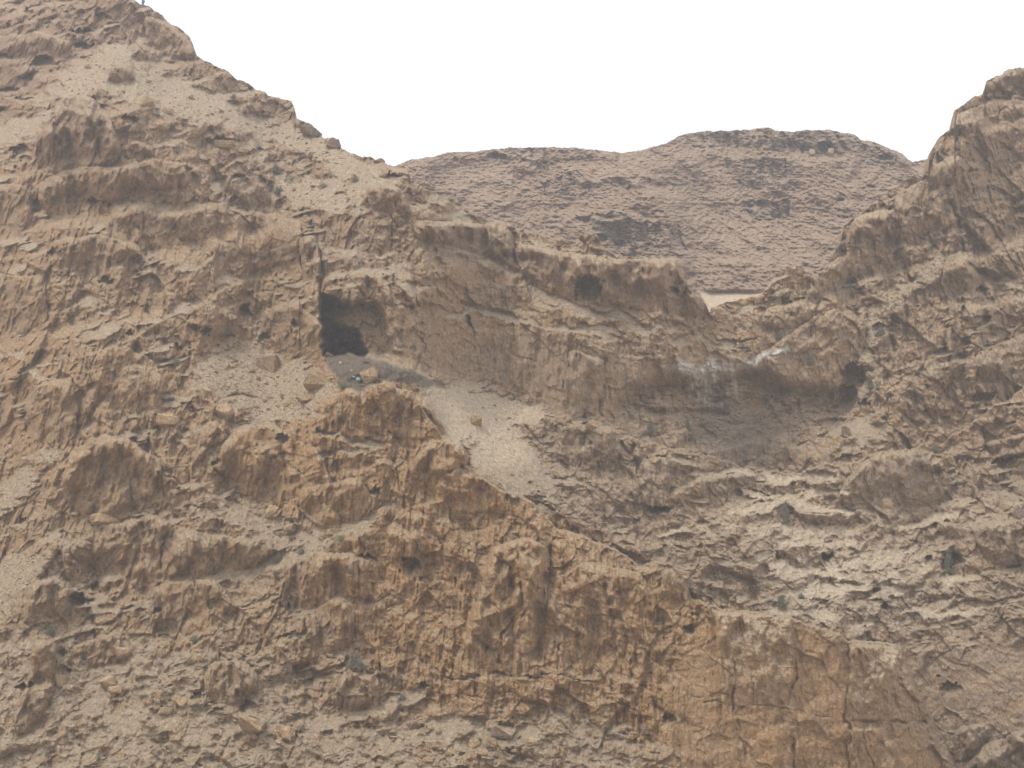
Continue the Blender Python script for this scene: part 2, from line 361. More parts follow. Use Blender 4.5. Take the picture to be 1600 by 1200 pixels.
# the cream coloured steps that come down the gully
STEPS = [([(1195, 742), (1230, 758), (1262, 748), (1300, 742)], 6), ([(1160, 768), (1200, 778), (1225, 786), (1250, 786), (1290, 800), (1332, 803)], 5), ([(1140, 802), (1180, 796), (1212, 790)], 5), ([(1180, 826), (1240, 836), (1290, 826), (1335, 832)], 6),
         ([(1215, 852), (1270, 846), (1338, 848)], 5), ([(1205, 884), (1250, 893), (1310, 905)], 6), ([(1300, 888), (1360, 876), (1425, 860)], 6), ([(1235, 920), (1300, 931), (1350, 920), (1412, 926)], 6), ([(1380, 905), (1445, 886)], 5),
         ([(1210, 950), (1262, 956), (1305, 966)], 5), ([(1085, 742), (1130, 738), (1185, 745)], 4), ([(1340, 762), (1300, 766), (1262, 776)], 4), ([(1400, 820), (1450, 812), (1500, 800)], 4), ([(1470, 915), (1500, 905), (1530, 898)], 4), ([(1030, 840), (1090, 822), (1140, 826)], 4), ([(1430, 950), (1480, 960), (1530, 955)], 4)]
for pts_, w_ in STEPS: sandline(pts_, w_, .95, .95)

# ------------------------------------------------------------------ integrate upwards: distance from slope
def integrate(c):
    c = np.minimum(c, 0.86 * DY / DZ)
    rate = (c * cP + sP) / (DY - c * DZ) * (STEP / FPX)
    out = np.cumsum(rate[::-1], axis=0)[::-1]
    return out.astype(np.float32)
r0 = np.interp(PX, [-110, 0, 400, 700, 900, 1300, 1440, 1600, 1710], [122, 122, 118, 115, 114, 116, 119, 128, 127]).astype(np.float32)
r0 = blur1(np.repeat(r0[None, :], 2, 0), 30, 1)[0]
L1 = settle(np.log(r0)[None, :] + integrate(C))
def jump(pts, width=1.3, rag=3.5, seed=5):
    """a crest that hides what lies behind it: everything above the line stands (third value) metres farther off"""
    xs = [p[0] for p in pts]
    yj = np.interp(PX, xs, [p[1] for p in pts]).astype(np.float32)
    mg = np.interp(PX, xs, [p[2] for p in pts], left=0, right=pts[-1][2]).astype(np.float32)
    mg = blur1(np.repeat(mg[None, :], 2, 0), 26, 1)[0] * np.clip(mg * 2, 0, 1)
    yj = yj + rag * (fbm(PX / 22, PX * 0 + seed, seed, 5, .6))
    t = np.clip((yj[None, :] - GY) / (2 * width) + .5, 0, 1)
    return t * t * (3 - 2 * t) * mg[None, :]
CREST_FRONT = [(540, 600, 0), (575, 602, .6), (600, 604, 1.5), (640, 612, 3), (668, 650, 5), (690, 680, 7), (700, 685, 6.5), (724, 700, 9), (730, 728, 10), (745, 745, 10), (790, 768, 12), (830, 782, 13), (850, 806, 14), (870, 826, 14), (905, 836, 15), (960, 858, 16), (1000, 884, 17), (1022, 878, 17), (1050, 880, 17), (1068, 905, 18), (1080, 935, 18), (1120, 950, 18), (1180, 957, 18), (1232, 962, 18), (1245, 971, 18), (1290, 982, 18), (1325, 1001, 17), (1400, 1006, 16), (1413, 1032, 16), (1425, 1065, 15), (1445, 1100, 14), (1465, 1140, 13), (1480, 1166, 12), (1494, 1200, 10), (1512, 1260, 7), (1640, 1600, 0), (1710, 1800, 0)]
CREST_MID = [(850, 650, 0), (900, 662, 1), (965, 670, 3), (1000, 690, 4), (1060, 702, 6), (1110, 714, 8), (1160, 728, 10), (1186, 733, 11), (1215, 736, 10), (1242, 744, 10), (1265, 732, 9), (1290, 726, 8), (1340, 722, 7), (1352, 713, 7), (1372, 707, 8), (1430, 702, 9), (1468, 710, 8), (1488, 715, 7), (1505, 745, 6), (1530, 768, 6), (1600, 785, 6), (1710, 800, 6)]
CREST_SPUR = [(1470, 696, 0), (1490, 680, 1.5), (1520, 660, 3), (1560, 632, 5), (1600, 608, 7), (1710, 545, 9)]
R1 = np.exp(L1)
JUMPS = jump(CREST_FRONT, .8, seed=5) + jump(CREST_MID, .7, 5.0, seed=6) + jump(CREST_SPUR, .7, 5.0, seed=8)
R1 = R1 + JUMPS
# a chart of the slope in metres: X along it, T up it (mean distance by height, so that the chart is not torn at the crests)
RB = blur1(np.repeat((np.exp(L1) + .5 * JUMPS).mean(1)[:, None], 2, 1).astype(np.float32), 60, 0)[:, :1]
X = RB * DX; T = np.repeat((np.cumsum((RB[::-1] * STEP / FPX), 0)[::-1]).astype(np.float32), NX, 1)
T = T + .10 * (R1 - RB); Z = T

# beds of rock: gentle steps following the dip of the strata
DIP = np.interp(PX, [-110, 480, 600, 1000, 1180, 1710], [-8, 6, 7, 2, 1, 14]).astype(np.float32)[None, :]
H = Z - DIP + 3.2 * perlin(X / 26, T / 22, 31) + 1.2 * perlin(X / 7, T / 6, 32) + .35 * perlin(X / 2.1, T / 1.5, 36)
def bedding(h, x, period, seed):
    k = h / period
    n = np.floor(k); ph = k - n
    rr = np.random.RandomState(seed).rand(512).astype(np.float32)
    w = rr[(n.astype(np.int32)) & 511]
    on = np.clip(perlin(x / (period * 5) + n * 7.31, n * 3.7, seed) * 2.2 + .45, 0, 1)
    return ph, w, on
C2 = C.copy()
rock = np.clip(1 - SAND, 0, 1) * np.clip(ROUGH * 1.2, 0, 1)
for period, seed, share, gain in ((6.5, 41, .26, 1.5), (2.4, 42, .30, 1.0)):
    ph, w, on = bedding(H, X, period, seed)
    led = np.clip(1 - np.abs(ph - .5) / (share * .5 * (.5 + w)), 0, 1) * on
    led = led ** .7
    C2 += rock * gain * (led * .95 - share * .42 * .5)
ph, w, on = bedding(H + .5 * perlin(X / 1.2, T / .8, 33), X, 1.15, 43)
C2 += CRINK * 1.3 * (np.clip(1 - np.abs(ph - .5) / .22, 0, 1) * np.clip(on + .4, 0, 1) - .24)
C2 = np.clip(C2, -.35, 1.15)
L2 = integrate(C2)
d = L2 - integrate(C)
d = settle(d - blur(d, 90) * .9, 14, 26)
R = np.exp(L1 + d) + JUMPS

# ------------------------------------------------------------------ relief in metres, positive = further into the hill
D = np.zeros((NY, NX), np.float32)
wx = X + .9 * perlin(X / 5, T / 5, 51) + .4 * perlin(X / 1.7, T / 1.7, 52)
wt = T + .9 * perlin(X / 5, T / 5, 53) + .4 * perlin(X / 1.7, T / 1.7, 54)
D += ROUGH * 1.5 * fbm(X / 15, T / 18, 61, 3, .5)
PATCH = np.clip(.5 + 1.5 * fbm(X / 9, T / 7, 63, 3, .5), 0, 1)              # where bedding shows rather than blocks
v, e = facets(wx / 7.5, wt / 8, 71, .7, .5, .25)
D += ROUGH * 1.3 * v
v, e = facets(wx / 3.1, wt / 3.4 + .2 * wx, 72, .8, .7, .45)
D += ROUGH * .95 * v
v, e = facets(wx / 1.35, wt / 1.45 - .2 * wx, 76, .8, .8, .5)
D += ROUGH * .5 * v
v, e = facets(X / .62 + .5 * perlin(X, T, 78), T / .60 + .5 * perlin(X, T, 79), 77, .8, .9, .5)
D += (ROUGH * .85 + .05) * .21 * v
def ledges(period, amp, cell, seed, dipx=0.0):
    """broken little ledges: each block of rock carries its own steps"""
    f1, f2, cv = worley(wx / cell, wt / (cell * .8) + seed, seed)
    g1, g2, dv = worley(wx / (cell * 1.9) + 3.3, wt / (cell * 1.7) + seed, seed + 7)
    k = (H + (dipx + (dv - .5) * .9) * X) / period + cv * 6.3 + .35 * perlin(X / (period * 1.3), T / period, seed + 1)
    n = np.floor(k); ph = (k - n).astype(np.float32)
    rr = np.random.RandomState(seed).rand(512).astype(np.float32)[n.astype(np.int32) & 511]
    saw = np.where(ph < .68, ph / .68, (1 - ph) / .32)
    return -amp * (saw - .5) * (.35 + 1.1 * rr)
D += ROUGH * PATCH * ledges(2.6, .5, 6.0, 401)
D += (ROUGH * .9 * PATCH + CRINK * .5) * ledges(1.05, .20, 2.4, 403, .12)
D += (ROUGH * .9 * PATCH + CRINK * .4) * ledges(.50, .08, 1.1, 405, -.10)
def ridged(x, y, seed): return 1 - 2.6 * np.abs(perlin(x, y, seed))
D -= ROUGH * .35 * ridged(wx / 4.5, wt / 5.5, 421)
D -= ROUGH * .24 * ridged(wx / 2.1 + .3 * wt, wt / 2.6, 422)
D -= ROUGH * .15 * ridged(X / 1.0, T / 1.2, 423)
D -= (ROUGH * .9 + .08) * .12 * ridged(X / .5, T / .55, 424)
n = perlin(X / 1.5 + .8 * perlin(X / 3, T / 6, 81), T / 9, 82)
D += FLUTE * ROUGH ** .5 * .55 * (1 - np.abs(n) * 2.4)
n = perlin(X / .6 + .5 * perlin(X / 1.5, T / 3, 83), T / 3.2, 84)
D += FLUTE * ROUGH ** .5 * .30 * (1 - np.abs(n) * 2.4)
n = perlin(X / .3 + .5 * perlin(X / .9, T / 2, 85), T / 1.5, 86)
D += FLUTE * ROUGH ** .3 * .13 * (1 - np.abs(n) * 2.4)
D += (ROUGH + .12) * .12 * fbm(X / 1.6, T / 1.3, 91, 4, .6)
f1, f2, cv = worley(X / .36 + .4 * perlin(X, T, 97), T / .33, 98)
D += (ROUGH * .8 + .1) * (.13 * (f1 ** 1.4 - .35) + (cv - .5) * .10)
n = perlin(X / 4.2 + .6 * perlin(X / 8, T / 9, 87), T / 26, 88)
D += np.clip(FLUTE - .45, 0, 1) * 1.7 * (.5 - np.abs(n) * 1.9)                # tall clefts between buttresses
D += SAND * (.34 * fbm(X / 4, T / 2.6, 95, 4, .6) + .05 * ridged(X / .8, T / .5, 96))

# outcrops that stand proud of the slope: (outline, metres)
LUMPY = .8 + .6 * fbm(GX / 30, GY / 45, 77, 3)
def proud(pts, amp, edge=10, warp=.6, cap=True):
    S = sl(pts, 30 + 3 * edge)
    m = poly(pts, 0, warp)[S]
    b = blur(m, edge)
    prof = m * np.clip((b - .40) / .38, 0, 1) ** .45
    rows = m > .5; py_ = GY[S][:, 0]
    yt = np.where(rows.any(0), py_[rows.argmax(0)], 0); yb = np.where(rows.any(0), py_[len(py_) - 1 - rows[::-1].argmax(0)], 1)
    yb = np.where(rows.any(0), yb, yb.max())
    yb = blur1(np.repeat(yb[None, :].astype(np.float32), 2, 0), 12, 1)[0]
    w = np.clip((yb[None, :] - GY[S]) / (.8 * np.maximum(yb - yt, 20)[None, :]), 0, 1) ** .7          # stands out at the top, grows out of the slope at the bottom
    D[S] = D[S] - 1.5 * amp * prof * w * LUMPY[S]

for k, (pts, amp, edge) in enumerate(OUTCROPS):
    proud(pts, amp, edge, cap=True)

def groove(pts, width, depth, warp=.5):
    br = np.clip(.55 + 1.1 * perlin(GX / 24, GY / 24, int(pts[0][0])), 0, 1)
    soft_ = .5 if (pts[0][0] > 1060 and pts[0][1] > 960) else .8       # the joints of the smooth slabs are shallow
    D[:] = D + depth * soft_ * stroke(pts, width * .8, .9, 2) * br
for pts, w, dep in (
    ([(1148, 1000), (1146, 1040), (1148, 1100)], 1.8, 1.0), ([(1172, 1036), (1174, 1100)], 1.4, .5),
    ([(1240, 966), (1236, 1060), (1232, 1100), (1240, 1200)], 2.6, 1.0), ([(1328, 1000), (1326, 1060), (1322, 1130)], 2.4, .9),
    ([(1100, 1096), (1150, 1102), (1230, 1106), (1325, 1130)], 1.5, .8), ([(1325, 1130), (1380, 1133), (1450, 1130)], 3.2, 1.6),
    ([(1328, 1134), (1330, 1180), (1334, 1240)], 3, 1.6), ([(1350, 1142), (1350, 1170), (1360, 1200)], 1.6, .8),
    ([(1070, 1080), (1100, 1090), (1140, 1086)], 2, .5), ([(1150, 1100), (1158, 1150), (1166, 1180)], 1.6, .8),
    ([(815, 915), (818, 940), (800, 970), (785, 990), (780, 1040)], 2.2, 1.3), ([(768, 970), (772, 988), (760, 1020)], 2.0, 1.0), ([(820, 950), (795, 985)], 1.8, .8),
    ([(700, 1054), (760, 1058), (780, 1056), (850, 1062)], 2.2, 1.1), ([(720, 1085), (760, 1088), (800, 1086)], 1.8, .9),
    ([(850, 1052), (900, 1058), (950, 1066), (1000, 1078)], 1.7, .8), ([(885, 1083), (940, 1090), (990, 1110)], 1.8, .8),
    ([(470, 380), (476, 460), (470, 470)], 2.4, 1.4), ([(500, 474), (560, 472), (640, 476), (700, 482), (760, 490)], 1.8, .9),
    ([(596, 476), (612, 520), (626, 570)], 1.8, .6), ([(730, 500), (732, 545)], 3.4, 1.4), ([(885, 545), (884, 580), (880, 600)], 2.0, 1.3),
    ([(945, 560), (942, 600), (938, 652)], 3, 1.6), ([(940, 656), (960, 664)], 3, 1.3), ([(980, 560), (1060, 574), (1180, 560)], 1.4, .5),
    ([(1178, 556), (1230, 556), (1280, 545), (1330, 520)], 1.5, .6), ([(1290, 560), (1305, 600), (1300, 640)], 3, 1.0), ([(1330, 500), (1345, 540)], 3, 1.0),
    ([(1250, 690), (1280, 680), (1305, 668)], 2.2, 1.2), ([(1056, 640), (1080, 660)], 1.5, .5),
    ([(650, 585), (664, 540), (655, 520)], 2.4, 1.0), ([(590, 330), (595, 400)], 4, .8), ([(832, 365), (836, 400), (824, 440)], 3, .8),
    ([(970, 690), (985, 720), (984, 750)], 3, 1.3), ([(984, 700), (1000, 760), (995, 820), (1010, 870)], 5, 1.6), ([(1030, 716), (1060, 712), (1072, 716)], 2.6, 1.0),
    ([(1500, 190), (1540, 260), (1550, 330)], 4, .9), ([(1470, 250), (1490, 330), (1520, 420), (1560, 440), (1600, 446)], 4.5, 1.8), ([(1560, 160), (1565, 230)], 2.4, .8),
    ([(1270, 430), (1284, 470), (1276, 490)], 4, 1.8), ([(1386, 340), (1390, 400)], 4, 1.4), ([(1530, 160), (1600, 150), (1700, 140)], 2.2, 1.0),
    ([(1430, 590), (1470, 540), (1500, 480)], 4, .8), ([(1520, 600), (1530, 640)], 4, 1.0), ([(1560, 720), (1600, 716)], 5, 1.8),
    ([(200, 720), (205, 790)], 3, .8), ([(245, 740), (246, 765)], 4, 1.6), ([(165, 780), (180, 740)], 2.5, .8), ([(252, 835), (253, 890)], 2.2, .9),
    ([(340, 740), (355, 760), (345, 770)], 4, 1.2), ([(426, 750), (430, 780)], 4, 1.4), ([(300, 885), (302, 950)], 2, .8), ([(372, 1080), (382, 1110)], 4, 1.8),
    ([(150, 180), (158, 240)], 3, 1.6), ([(60, 265), (110, 285)], 5, 1.4), ([(570, 365), (580, 420)], 3, .6), ([(300, 640), (380, 618), (430, 622)], 3, 1.0),
    ([(1290, 790), (1330, 800), (1410, 796)], 1.6, .6), ([(1400, 830), (1430, 850)], 3, .8), ([(1585, 800), (1600, 830)], 3, 1.2), ([(1580, 884), (1600, 884)], 3, 1.6),
    ([(505, 1030), (530, 1036), (560, 1050)], 1.8, 1.0), ([(445, 1018), (480, 1028)], 2.4, 1.0), ([(540, 620), (570, 640), (640, 650)], 2, .6),
    ([(640, 880), (636, 900)], 4, 1.2), ([(1045, 560), (1050, 640)], 6, .6)):
    groove(pts, w, dep)
def pit(cx, cy, rx, ry, depth, warp=.35, p=3):
    S = sl([(cx - rx, cy - ry), (cx + rx, cy + ry)], 24)
    x = QX[S]; y = QY[S]
    d2 = ((x - cx) / rx) ** 2 + ((y - cy) / ry) ** 2
    e = np.clip(1.15 - d2, 0, 1) ** (1.0 / p)
    lean = np.clip(.85 - .5 * (GY[S] - cy) / ry, .25, 1.3)       # roof overhangs, floor is filled with rubble
    D[S] = D[S] + depth * np.where(d2 < 1.15, e, 0) * lean
    return d2
PITS = [(383, 487, 9, 11, 3.2), (303, 511, 8, 4.5, 1.6), (321, 519, 9, 5, 1.8), (359, 523, 6, 4, 1.6), (203, 522, 5, 3.5, 1.3), (275, 543, 8, 5, 1.2), (297, 545, 4, 3, .9),
        (166, 441, 12, 6, 1.6), (86, 398, 12, 8, 2.0), (61, 322, 9, 11, 1.8), (147, 315, 9, 6, 2.4), (216, 405, 5, 8, 1.4), (364, 312, 6, 5, 1.4), (372, 282, 12, 9, 1.8),
        (917, 450, 19, 20, 4.6), (730, 545 - 40, 4, 14, 1.5), (1030, 796, 17, 4.5, 3.0), (1291, 869, 8.5, 7, 4.5), (1488, 882, 19, 17, 2.4), (1452, 876, 6, 8, 1.5), (1486, 1078, 17, 12, 1.2), (1466, 1058, 4, 3, 1.2),
        (1382, 948, 5, 4.5, 2.0), (1216, 872, 3, 5, 1.2), (121, 938, 15, 9, 3.2), (150, 922 - 4, 5, 9, 1.5), (641, 886, 14, 12, 2.2), (658, 904, 5, 5, 1.6), (573, 871, 11, 4, 1.6), (587, 768, 7, 8, 1.8),
        (1076, 984, 9, 7, 1.5), (1046, 1124, 10, 7, 1.4), (1533, 453, 10, 5, 2.0), (1507, 486, 6, 5, 1.5), (1535, 501, 13, 10, 1.8), (1510, 535, 5, 9, 1.3), (1500, 560, 8, 6, 1.2),
        (1332, 590, 17, 20, 4.2), (1326, 622, 14, 20, 3.4), (1350, 630, 8, 3.5, 2.0), (1383, 657, 4, 3, 1.2), (1375, 515, 9, 11, 1.6), (1535, 625, 14, 12, 1.6), (1570, 722, 20, 7, 2.2), (1462, 718, 8, 7, 1.4),
        (68, 98, 19, 11, 3.4), (128, 50, 14, 4.5, 2.4), (132, 72, 14, 5, 2.0), (8, 88, 12, 5, 2.6), (14, 142, 18, 5, 2.4), (38, 156, 13, 5, 2.0), (6, 173, 12, 5, 2.0), (42, 122, 10, 6, 1.6), (34, 234, 20, 6, 2.0), (160, 28, 10, 9, 1.5), (205, 187, 12, 6, 1.6), (42, 18, 6, 4, 1.4), (14, 44, 6, 5, 1.4), (40, 250, 10, 5, 1.2),
        (38, 1073, 10, 6, 2.4), (96, 1022, 6, 5, 1.4), (309, 1088, 10, 6, 1.8), (390, 1105, 14, 9, 1.4), (660, 1070, 10, 3.5, 2.2), (573 + 80, 1135, 10, 6, 1.0), (338, 722, 7, 6, 1.4), (36, 816, 6, 5, 1.4), (243, 955, 5, 4, 1.4),
        (246, 668, 6, 4, 1.4), (451, 870 + 77, 4, 4, 1.5), (594, 1042, 2.5, 6, 1.2), (340, 222, 16, 8, 2.2), (404, 236, 8, 5, 1.4), (540, 486 - 4, 1, 1, 0), (465, 515, 9, 15, 1.2), (412, 530, 9, 8, 1.6), (442, 686, 9, 6, 1.4), (1076, 460, 4, 8, 1.2), (1053, 455, 9, 5, 1.6), (612, 276, 16, 4, 1.6), (1262, 712, 2, 2, 0), (1090, 870, 2, 2, 0)]
for p in PITS: pit(*p)
# the hollow: the wall under the white lip is undercut and stands back
bw = poly([(1000, 600), (1030, 590), (1060, 590), (1110, 586), (1180, 574), (1240, 600), (1300, 610), (1345, 600), (1345, 650), (1280, 705), (1190, 742), (1100, 712), (1000, 690), (940, 662)], 0, 1)
bt = np.clip((GY - np.interp(GX, [940, 1110, 1180, 1345], [575, 588, 572, 600])) / 120, 0, 1)
D += (1 + .4 * BREAK) * 4.6 * np.clip(blur(bw, 9) * 1.3 - .15, 0, 1) * (1 - bt) ** .8 * np.clip(blur(bw, 30) * 1.5, 0, 1)
# the large cave: a chamber that opens deepest on its left, with a second, blacker hole at the back
MOUTH = [(501, 463), (508, 460), (516, 464), (526, 463), (531, 472), (540, 476), (546, 473), (552, 477), (561, 471), (570, 476), (584, 473), (597, 478), (602, 500), (606, 520), (612, 542), (622, 553), (600, 560), (572, 556), (545, 551), (525, 553), (507, 559), (503, 530), (504, 505), (500, 485)]
INNER = [(511, 556), (514, 536), (521, 522), (526, 512), (540, 511), (552, 517), (561, 523), (564, 536), (573, 546), (574, 557), (545, 552), (525, 553)]
WX, WY, _sx, _sy = QX * 1.0, QY * 1.0, WX, WY
mm = blur(poly(MOUTH, 0, .8), .8)
D *= 1 - .25 * mm
D += mm * 1.3 * facets(X / 2.2 + .4 * T, T / 1.8 + .3 * perlin(X, T, 171), 172, .8, .6, .2, .4)[0]
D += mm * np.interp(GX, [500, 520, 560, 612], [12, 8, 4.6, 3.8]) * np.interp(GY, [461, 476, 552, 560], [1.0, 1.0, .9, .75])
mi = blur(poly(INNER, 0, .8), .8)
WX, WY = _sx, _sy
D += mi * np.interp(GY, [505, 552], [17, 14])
CAVE_SHADE = mm * np.interp(GX, [505, 525, 550, 600], [.95, .5, .12, .05]).astype(np.float32) + .95 * mi  # painted shade for the cave: darkest at the left and in the inner hole
# spoil heap spilling from the cave: dark earth
HEAP = [(503, 562), (520, 556), (545, 551), (575, 557), (600, 568), (640, 582), (690, 598), (700, 606), (660, 606), (610, 590), (590, 596), (568, 610), (548, 604), (520, 584)]
m = poly(HEAP, 1.5, 1.0)
fill(ROUGH, m, .1); D *= 1 - .6 * m; D -= m * .6 * blur(m, 6); fill(DARK, m, .85); np.maximum(SAND, m, out=SAND)

D += 0
R = R + D * (R / 150.0) ** .3

# ------------------------------------------------------------------ colour masks (what the ground is made of, plus shade painted in the hollow)
def tint(target, pts, v, soft=10, warp=1.0): fill(target, poly(pts, soft, warp), v)
tint(PALE, [(650, 592), (760, 606), (868, 650), (800, 670), (840, 720), (740, 735), (700, 684), (670, 620)], 1.0, 7)
nz = np.clip(.5 + 1.1 * fbm(GX / 26, GY / 12, 131, 4, .6), 0, 1)
PALE += .5 * nz * poly([(1190, 835), (1290, 850), (1480, 870), (1540, 960), (1400, 985), (1280, 975), (1200, 900)], 18)
PALE += .4 * nz * poly([(1150, 745), (1230, 735), (1400, 770), (1480, 800), (1400, 860), (1240, 830), (1180, 790)], 18)
m = stroke([(1060, 572), (1090, 580), (1110, 562), (1110, 600), (1120, 572), (1178, 572)], 7, .8) + stroke([(1095, 590), (1080, 610)], 6, .8) + stroke([(1180, 565), (1230, 545)], 4)
STAIN = np.clip(m * 1.3, 0, 1) * np.clip(1.1 + 1.0 * fbm(GX / 8, GY / 18, 133, 4, .6), 0, 1)
STAIN += .5 * poly([(1060, 575), (1180, 560), (1180, 585), (1130, 640), (1105, 640), (1066, 600)], 6) * np.clip(.2 + 1.3 * fbm(GX / 5, GY / 22, 134, 4, .6), 0, 1)
STAIN += .35 * np.clip(fbm(GX / 12, GY / 5, 136, 4, .65) * 2.4 - .3, 0, 1) * poly([(1190, 835), (1290, 850), (1480, 870), (1540, 960), (1400, 985), (1280, 975), (1200, 900)], 18)
STAIN = np.clip(STAIN, 0, 1)
PALE += .1 * poly([(1540, 640), (1600, 610), (1720, 560), (1720, 600), (1600, 640)], 5)
PALE += .3 * poly([(1120, 960), (1235, 968), (1232, 1040), (1150, 1030)], 6) + .3 * poly([(1330, 1006), (1405, 1010), (1430, 1060), (1340, 1060)], 6)
RED = np.clip((560 - GY) / 800, 0, .5) * np.where(GX < 700, 1, .55)
RED = blur(RED.astype(np.float32), 30)
fill(RED, poly(TOPLEFT, 20), .95)
for pts_ in (OUTCROPS[0][0], OUTCROPS[4][0], [(218, 18), (262, 34), (302, 66), (306, 100), (262, 94), (226, 70)], [(340, 240), (425, 270), (430, 320), (350, 330)]): fill(RED, poly(pts_, 5), .85)
fill(RED, poly([(640, 346), (800, 348), (1066, 406), (1105, 490), (960, 485), (830, 450), (700, 400)], 8), .35)
SAND *= 1 - .7 * poly([(-120, -80), (180, -80), (150, 60), (110, 120), (0, 185), (-120, 190)], 6)
tint(GREY, [(640, 345), (740, 348), (790, 420), (760, 410), (700, 380)], .9, 8)
tint(GREY, [(1080, 660), (1190, 650), (1250, 690), (1190, 735), (1100, 708)], .95, 14)
tint(GREY, [(1520, 900), (1720, 890), (1720, 990), (1560, 1000)], .9, 14)
tint(GREY, [(1500, 700), (1720, 690), (1720, 790), (1530, 770)], .9, 12)
tint(ORANGE, [(500, 605), (640, 606), (700, 690), (840, 800), (1000, 880), (1000, 960), (820, 900), (600, 760), (420, 720)], 1.0, 14)
tint(ORANGE, [(200, 20), (260, 28), (305, 80), (290, 100), (230, 70)], .8, 6)
tint(ORANGE, [(575, 292), (632, 298), (638, 332), (570, 318)], .75, 5)
for pts_ in ([(1125, 962), (1235, 970), (1232, 1060), (1200, 1095), (1150, 1060)], [(1332, 1008), (1408, 1010), (1430, 1070), (1440, 1120), (1335, 1120)]):
    tint(ORANGE, pts_, .30, 5); tint(GREY, pts_, 0, 5); PALE += .35 * poly(pts_, 5)
tint(DARK, [(1060, 650), (1130, 630), (1240, 650), (1260, 690), (1190, 742), (1100, 715)], .48, 16)  # wet staining of the lower bowl, with its shade painted in as well
for pts_, w_ in STEPS: PALE += .95 * stroke(pts_, w_ * 1.25)
PALE = np.clip(PALE, 0, 1)

# ------------------------------------------------------------------ crest line of the near terrain against the sky and the far hill
TOP = [(-110, -68), (150, -68), (192, -12), (203, -4), (213, 3), (219, 6), (226, 8), (233, 11), (241, 18), (254, 24), (262, 33), (280, 44), (296, 57), (302, 70), (304, 84), (312, 92), (330, 100), (345, 105), (362, 116), (372, 126), (384, 130), (398, 139), (413, 144), (420, 150), (432, 153), (440, 156), (455, 160), (459, 168), (462, 186), (474, 192), (480, 195), (492, 203), (505, 215), (518, 217), (528, 224), (534, 233), (545, 238), (560, 244), (572, 246), (585, 247), (596, 251), (606, 257), (618, 260),
       (630, 262), (638, 266), (642, 282), (655, 290), (700, 312), (730, 330), (764, 345), (790, 346), (800, 354), (830, 364), (870, 374), (896, 378), (912, 367), (932, 366), (938, 380), (960, 396), (1000, 405), (1040, 405), (1062, 408), (1070, 425), (1075, 448), (1090, 458), (1102, 472), (1108, 488), (1120, 480), (1140, 472), (1170, 466), (1188, 462), (1200, 450), (1212, 430), (1230, 420), (1250, 417), (1262, 432), (1282, 428), (1300, 402), (1312, 380), (1320, 350), (1345, 335), (1372, 312), (1400, 292), (1425, 276), (1440, 279), (1450, 266), (1453, 245), (1458, 230), (1470, 214), (1491, 198), (1494, 172), (1510, 160), (1525, 149), (1538, 147), (1540, 130), (1556, 122), (1572, 111), (1600, 107), (1640, 100), (1710, 80)]
tx = [p[0] for p in TOP]; ty = [p[1] for p in TOP]
top = np.interp(PX, tx, ty).astype(np.float32) + 2.6 * fbm(PX / 16, PX * 0 + 3.3, 141, 5, .62) - .6
ROWS = 900
t = np.linspace(0, 1, ROWS).astype(np.float32)[:, None]
tsm = blur1(np.repeat(top[None, :], 2, 0), 45, 1)[:1]
MY = tsm + (PY[-1] - 1 - tsm) * t            # row 0 = crest, last row = foot
MY = MY + (top[None, :] - tsm) * np.exp(-(MY - tsm) / 70)
fr = (MY - PY[0]) / STEP
i0 = np.clip(np.floor(fr).astype(np.int32), 0, NY - 2); ff = (fr - i0).astype(np.float32)
cols = np.arange(NX)[None, :]
def samp(a): return a[i0, cols] * (1 - ff) + a[i0 + 1, cols] * ff
MR = samp(R)
mx, my_, mz = rays(PX[None, :] + 0 * MY, MY)
VX = MR * mx; VY = MR * my_; VZ = MR * mz + CAM[2]
MASK = np.stack([samp(SAND), samp(ORANGE), samp(GREY), samp(RED)], -1)
MASK2 = np.stack([samp(PALE), samp(DARK), samp(CAVE_SHADE), samp(STAIN)], -1)
MSAND, MCAVE = samp(SAND), samp(mm)

# behind the crest the ground rounds over and falls away; in front of the foot it runs out on the plain
back = 14
bx = []; by = []; bz = []
for k in range(back, 0, -1):
    dd = (k / back) ** 1.5 * 60
    bx.append(VX[0] * (1 + dd / 500)); by.append(VY[0] + dd); bz.append(VZ[0] + dd * .10 - dd * dd * .016 + .4 * np.sin(VX[0] / 2.3 + k))
fx = []; fy = []; fz = []
for k in range(1, 15):
    dd = k * 1.8
    fx.append(VX[-1] * (1 - dd / 400)); fy.append(VY[-1] - dd); fz.append(VZ[-1] + (-.6 - VZ[-1]) * min(1, (k / 14)) ** .8)
VX = np.concatenate([np.array(bx), VX, np.array(fx)]); VY = np.concatenate([np.array(by), VY, np.array(fy)]); VZ = np.concatenate([np.array(bz), VZ, np.array(fz)])
def padm(a): return np.concatenate([np.repeat(a[:1], back, 0), a, np.repeat(a[-1:], 14, 0)])
MASK, MASK2, MSAND, MCAVE = padm(MASK), padm(MASK2), padm(MSAND), padm(MCAVE)
MYF = padm(MY); MPX = np.repeat(PX[None, :], VX.shape[0], 0)
NR = VX.shape[0]

